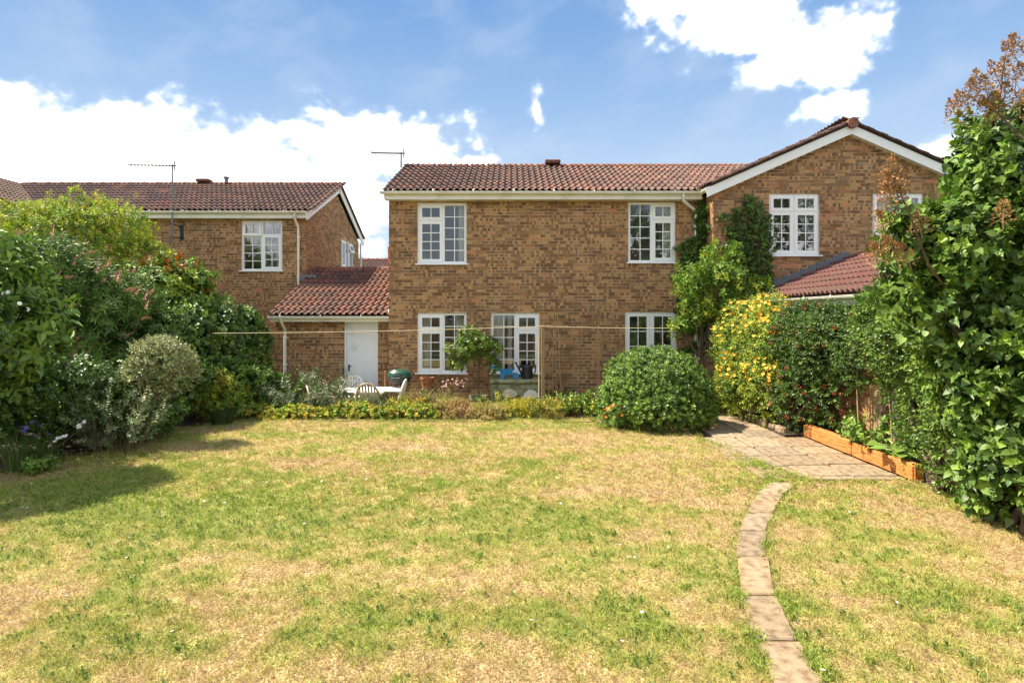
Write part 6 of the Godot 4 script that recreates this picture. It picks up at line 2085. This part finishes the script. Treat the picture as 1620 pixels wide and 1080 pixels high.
	ch.tube([Vector3(0.0, 0.28, 0), Vector3(0.02, 0.36, 0), Vector3(0.12, 0.36, 0), Vector3(0.19, 0.28, 0), Vector3(0.18, 0.14, 0), Vector3(0.11, 0.07, 0)], [0.013, 0.014, 0.014, 0.014, 0.014, 0.013], 8)
	part(can, "handle", ch, M.can_black)
	# line post, line and canes
	var lp := thing("line_post", "weathered wooden clothes-line post in the flower bed", "post", Vector3(GX(859, 12.5), -0.15, -12.5))
	var pm := MB.new()
	pm.chamfer(Vector3(0, 0.99, 0), Vector3(0.07, 1.98, 0.07), 0.006)
	part(lp, "shaft", pm, M.wood_post)
	var l2 := thing("thin_stake", "thin bamboo stake beside the line post", "stake", Vector3(GX(853, 12.5), -0.15, -12.5))
	var q2 := MB.new()
	q2.tube([Vector3.ZERO, Vector3(-0.01, 1.75, 0)], [0.013, 0.011], 7)
	part(l2, "rod", q2, M.rope)
	var rp := thing("clothes_line", "thin clothes line strung across the garden in front of the house", "rope", Vector3(GX(859, 12.5), 1.8, -12.5))
	var rm := MB.new()
	var pts := []
	var rad := []
	var a0 := P(335, 527, 11.9)
	var a1 := P(859, 516, 12.46)
	var a2 := P(1070, 519, 12.3)
	for i in 13:
		var f := i / 12.0
		pts.append(a0.lerp(a1, f) - Vector3(0, 0.12 * f * (1 - f), 0) - rp.position)
		rad.append(0.0075)
	for i in range(1, 7):
		var f := i / 6.0
		pts.append(a1.lerp(a2, f) - Vector3(0, 0.05 * f * (1 - f), 0) - rp.position)
		rad.append(0.0075)
	rm.tube(pts, rad, 6)
	part(rp, "cord", rm, M.rope)
	var wig := [[874, 876, 600, "bamboo cane in the wigwam of canes, the one leaning towards the post"], [880, 879, 494, "tallest bamboo cane in the wigwam of canes"], [889, 882, 505, "bamboo cane in the wigwam of canes, on its side away from the post"]]
	for w in wig:
		var f := Vector3(GX(w[0], 13.3), T, -13.3)
		var c := thing("bamboo_cane", w[3], "cane", f)
		var cm := MB.new()
		cm.tube([Vector3.ZERO, P(w[1], 496, 13.3) - f], [0.011, 0.009], 7)
		part(c, "stick", cm, M.cane)
	for w in [[945, 947, "bamboo cane standing alone against the brick wall"], [949, 947, "second cane tied to the lone bamboo by the wall"]]:
		var f := Vector3(GX(w[0], 13.4), T, -13.4)
		var c := thing("bamboo_cane", w[2], "cane", f)
		var cm := MB.new()
		cm.tube([Vector3.ZERO, P(w[1], 494, 13.4) - f], [0.011, 0.009], 7)
		part(c, "stick", cm, M.cane)

func build_behind() -> void:
	# the end of the garden behind the camera, which the windows mirror and which bounds the plot
	var soft := sprig(8, 0.32, 0.2, 0.11, "ovate", 1.0, 0.2, 0.3, 61)
	for k in [[3.5, 9.5, 7.5, 2.3], [8.6, 9.0, 9.2, 2.7], [-3.5, 12.0, 6.0, 2.0], [-9.5, 9.0, 6.5, 2.3], [14.5, 8.0, 10.0, 3.0], [-18.0, 9.0, 6.3, 2.6]]:
		var at := Vector3(k[0], 0, k[1])
		var t := thing("garden_tree", "broad leafy tree at the garden's far end mirrored in the windows", "tree", at, "trees at the end of the garden")
		var b := MB.new()
		b.tube([Vector3(0, -0.1, 0), Vector3(0.05, k[2] * 0.3, 0), Vector3(-0.05, k[2] * 0.65, 0)], [0.2, 0.16, 0.08], 9)
		part(t, "trunk", b, M.bark)
		var lobes := []
		for i in 6:
			lobes.append([at + Vector3(rng.randf_range(-0.6, 0.6) * k[3], k[2] * rng.randf_range(0.45, 0.8), rng.randf_range(-0.5, 0.5) * k[3]), Vector3(k[3] * 0.7, k[2] * 0.2, k[3] * 0.7)])
		var buf := PackedFloat32Array()
		fill_lobes(buf, at, lobes, 2200, [MID, DARK, MID], {"rough": 0.3, "shell": 0.3})
		scatter(t, "crown", soft, M.leaf, buf)
	var f := thing("back_fence", "boarded fence closing the end of the garden", "fence", Vector3(0, 0, 7))
	var m := MB.new()
	for i in 90:
		m.chamfer(Vector3(-9 + i * 0.2, 0.9, 0.012 * (i % 2)), Vector3(0.19, 1.8, 0.02), 0.004)
	part(f, "boards", m, M.wood_post).set_meta("kind", "stuff")

# ------------------------------------------------------------------ scene
func _ready() -> void:
	rng.seed = 20240
	lumps.seed = 4
	lumps.noise_type = FastNoiseLite.TYPE_SIMPLEX
	lumps.frequency = 0.8
	lumps.fractal_octaves = 3
	fine.seed = 9
	fine.noise_type = FastNoiseLite.TYPE_SIMPLEX
	fine.frequency = 1.0
	fine.fractal_octaves = 2
	# camera: level, facing the house, lens shifted a little downwards
	var cam := Camera3D.new()
	cam.name = "camera"
	cam.projection = Camera3D.PROJECTION_FRUSTUM
	cam.near = 0.05
	cam.far = 500.0
	cam.size = 0.05 * 1080.0 / FOCAL
	cam.frustum_offset = Vector2(0, -0.05 * 40.0 / FOCAL)
	cam.position = Vector3(0, EYE, 0)
	add_child(cam)
	cam.current = true
	# sky, exposure
	var env := Environment.new()
	env.background_mode = Environment.BG_SKY
	env.sky = make_sky()
	env.background_energy_multiplier = 0.43
	env.sky_rotation = Vector3(0, PI, 0)
	env.tonemap_mode = Environment.TONE_MAPPER_LINEAR
	env.tonemap_exposure = 2.55
	env.sdfgi_enabled = true
	env.ssao_enabled = true
	env.ssil_enabled = true
	var we := WorldEnvironment.new()
	we.name = "world"
	we.environment = env
	add_child(we)
	# sun: high on the left, a little behind the houses
	var sun := DirectionalLight3D.new()
	sun.name = "sun"
	sun.light_energy = 1.45
	sun.light_color = Color(1.0, 0.95, 0.86)
	sun.light_angular_distance = 0.53
	sun.shadow_enabled = true
	add_child(sun)
	sun.look_at_from_position(Vector3(-0.575, 0.808, -0.125) * 50.0, Vector3.ZERO)
	make_materials()
	make_tiles()
	build_ground()
	build_paving()
	build_main_house()
	build_neighbour()
	build_garage()
	build_far_house()
	build_left_border()
	build_right_side()
	build_flower_bed()
	build_terrace_things()
	build_behind()
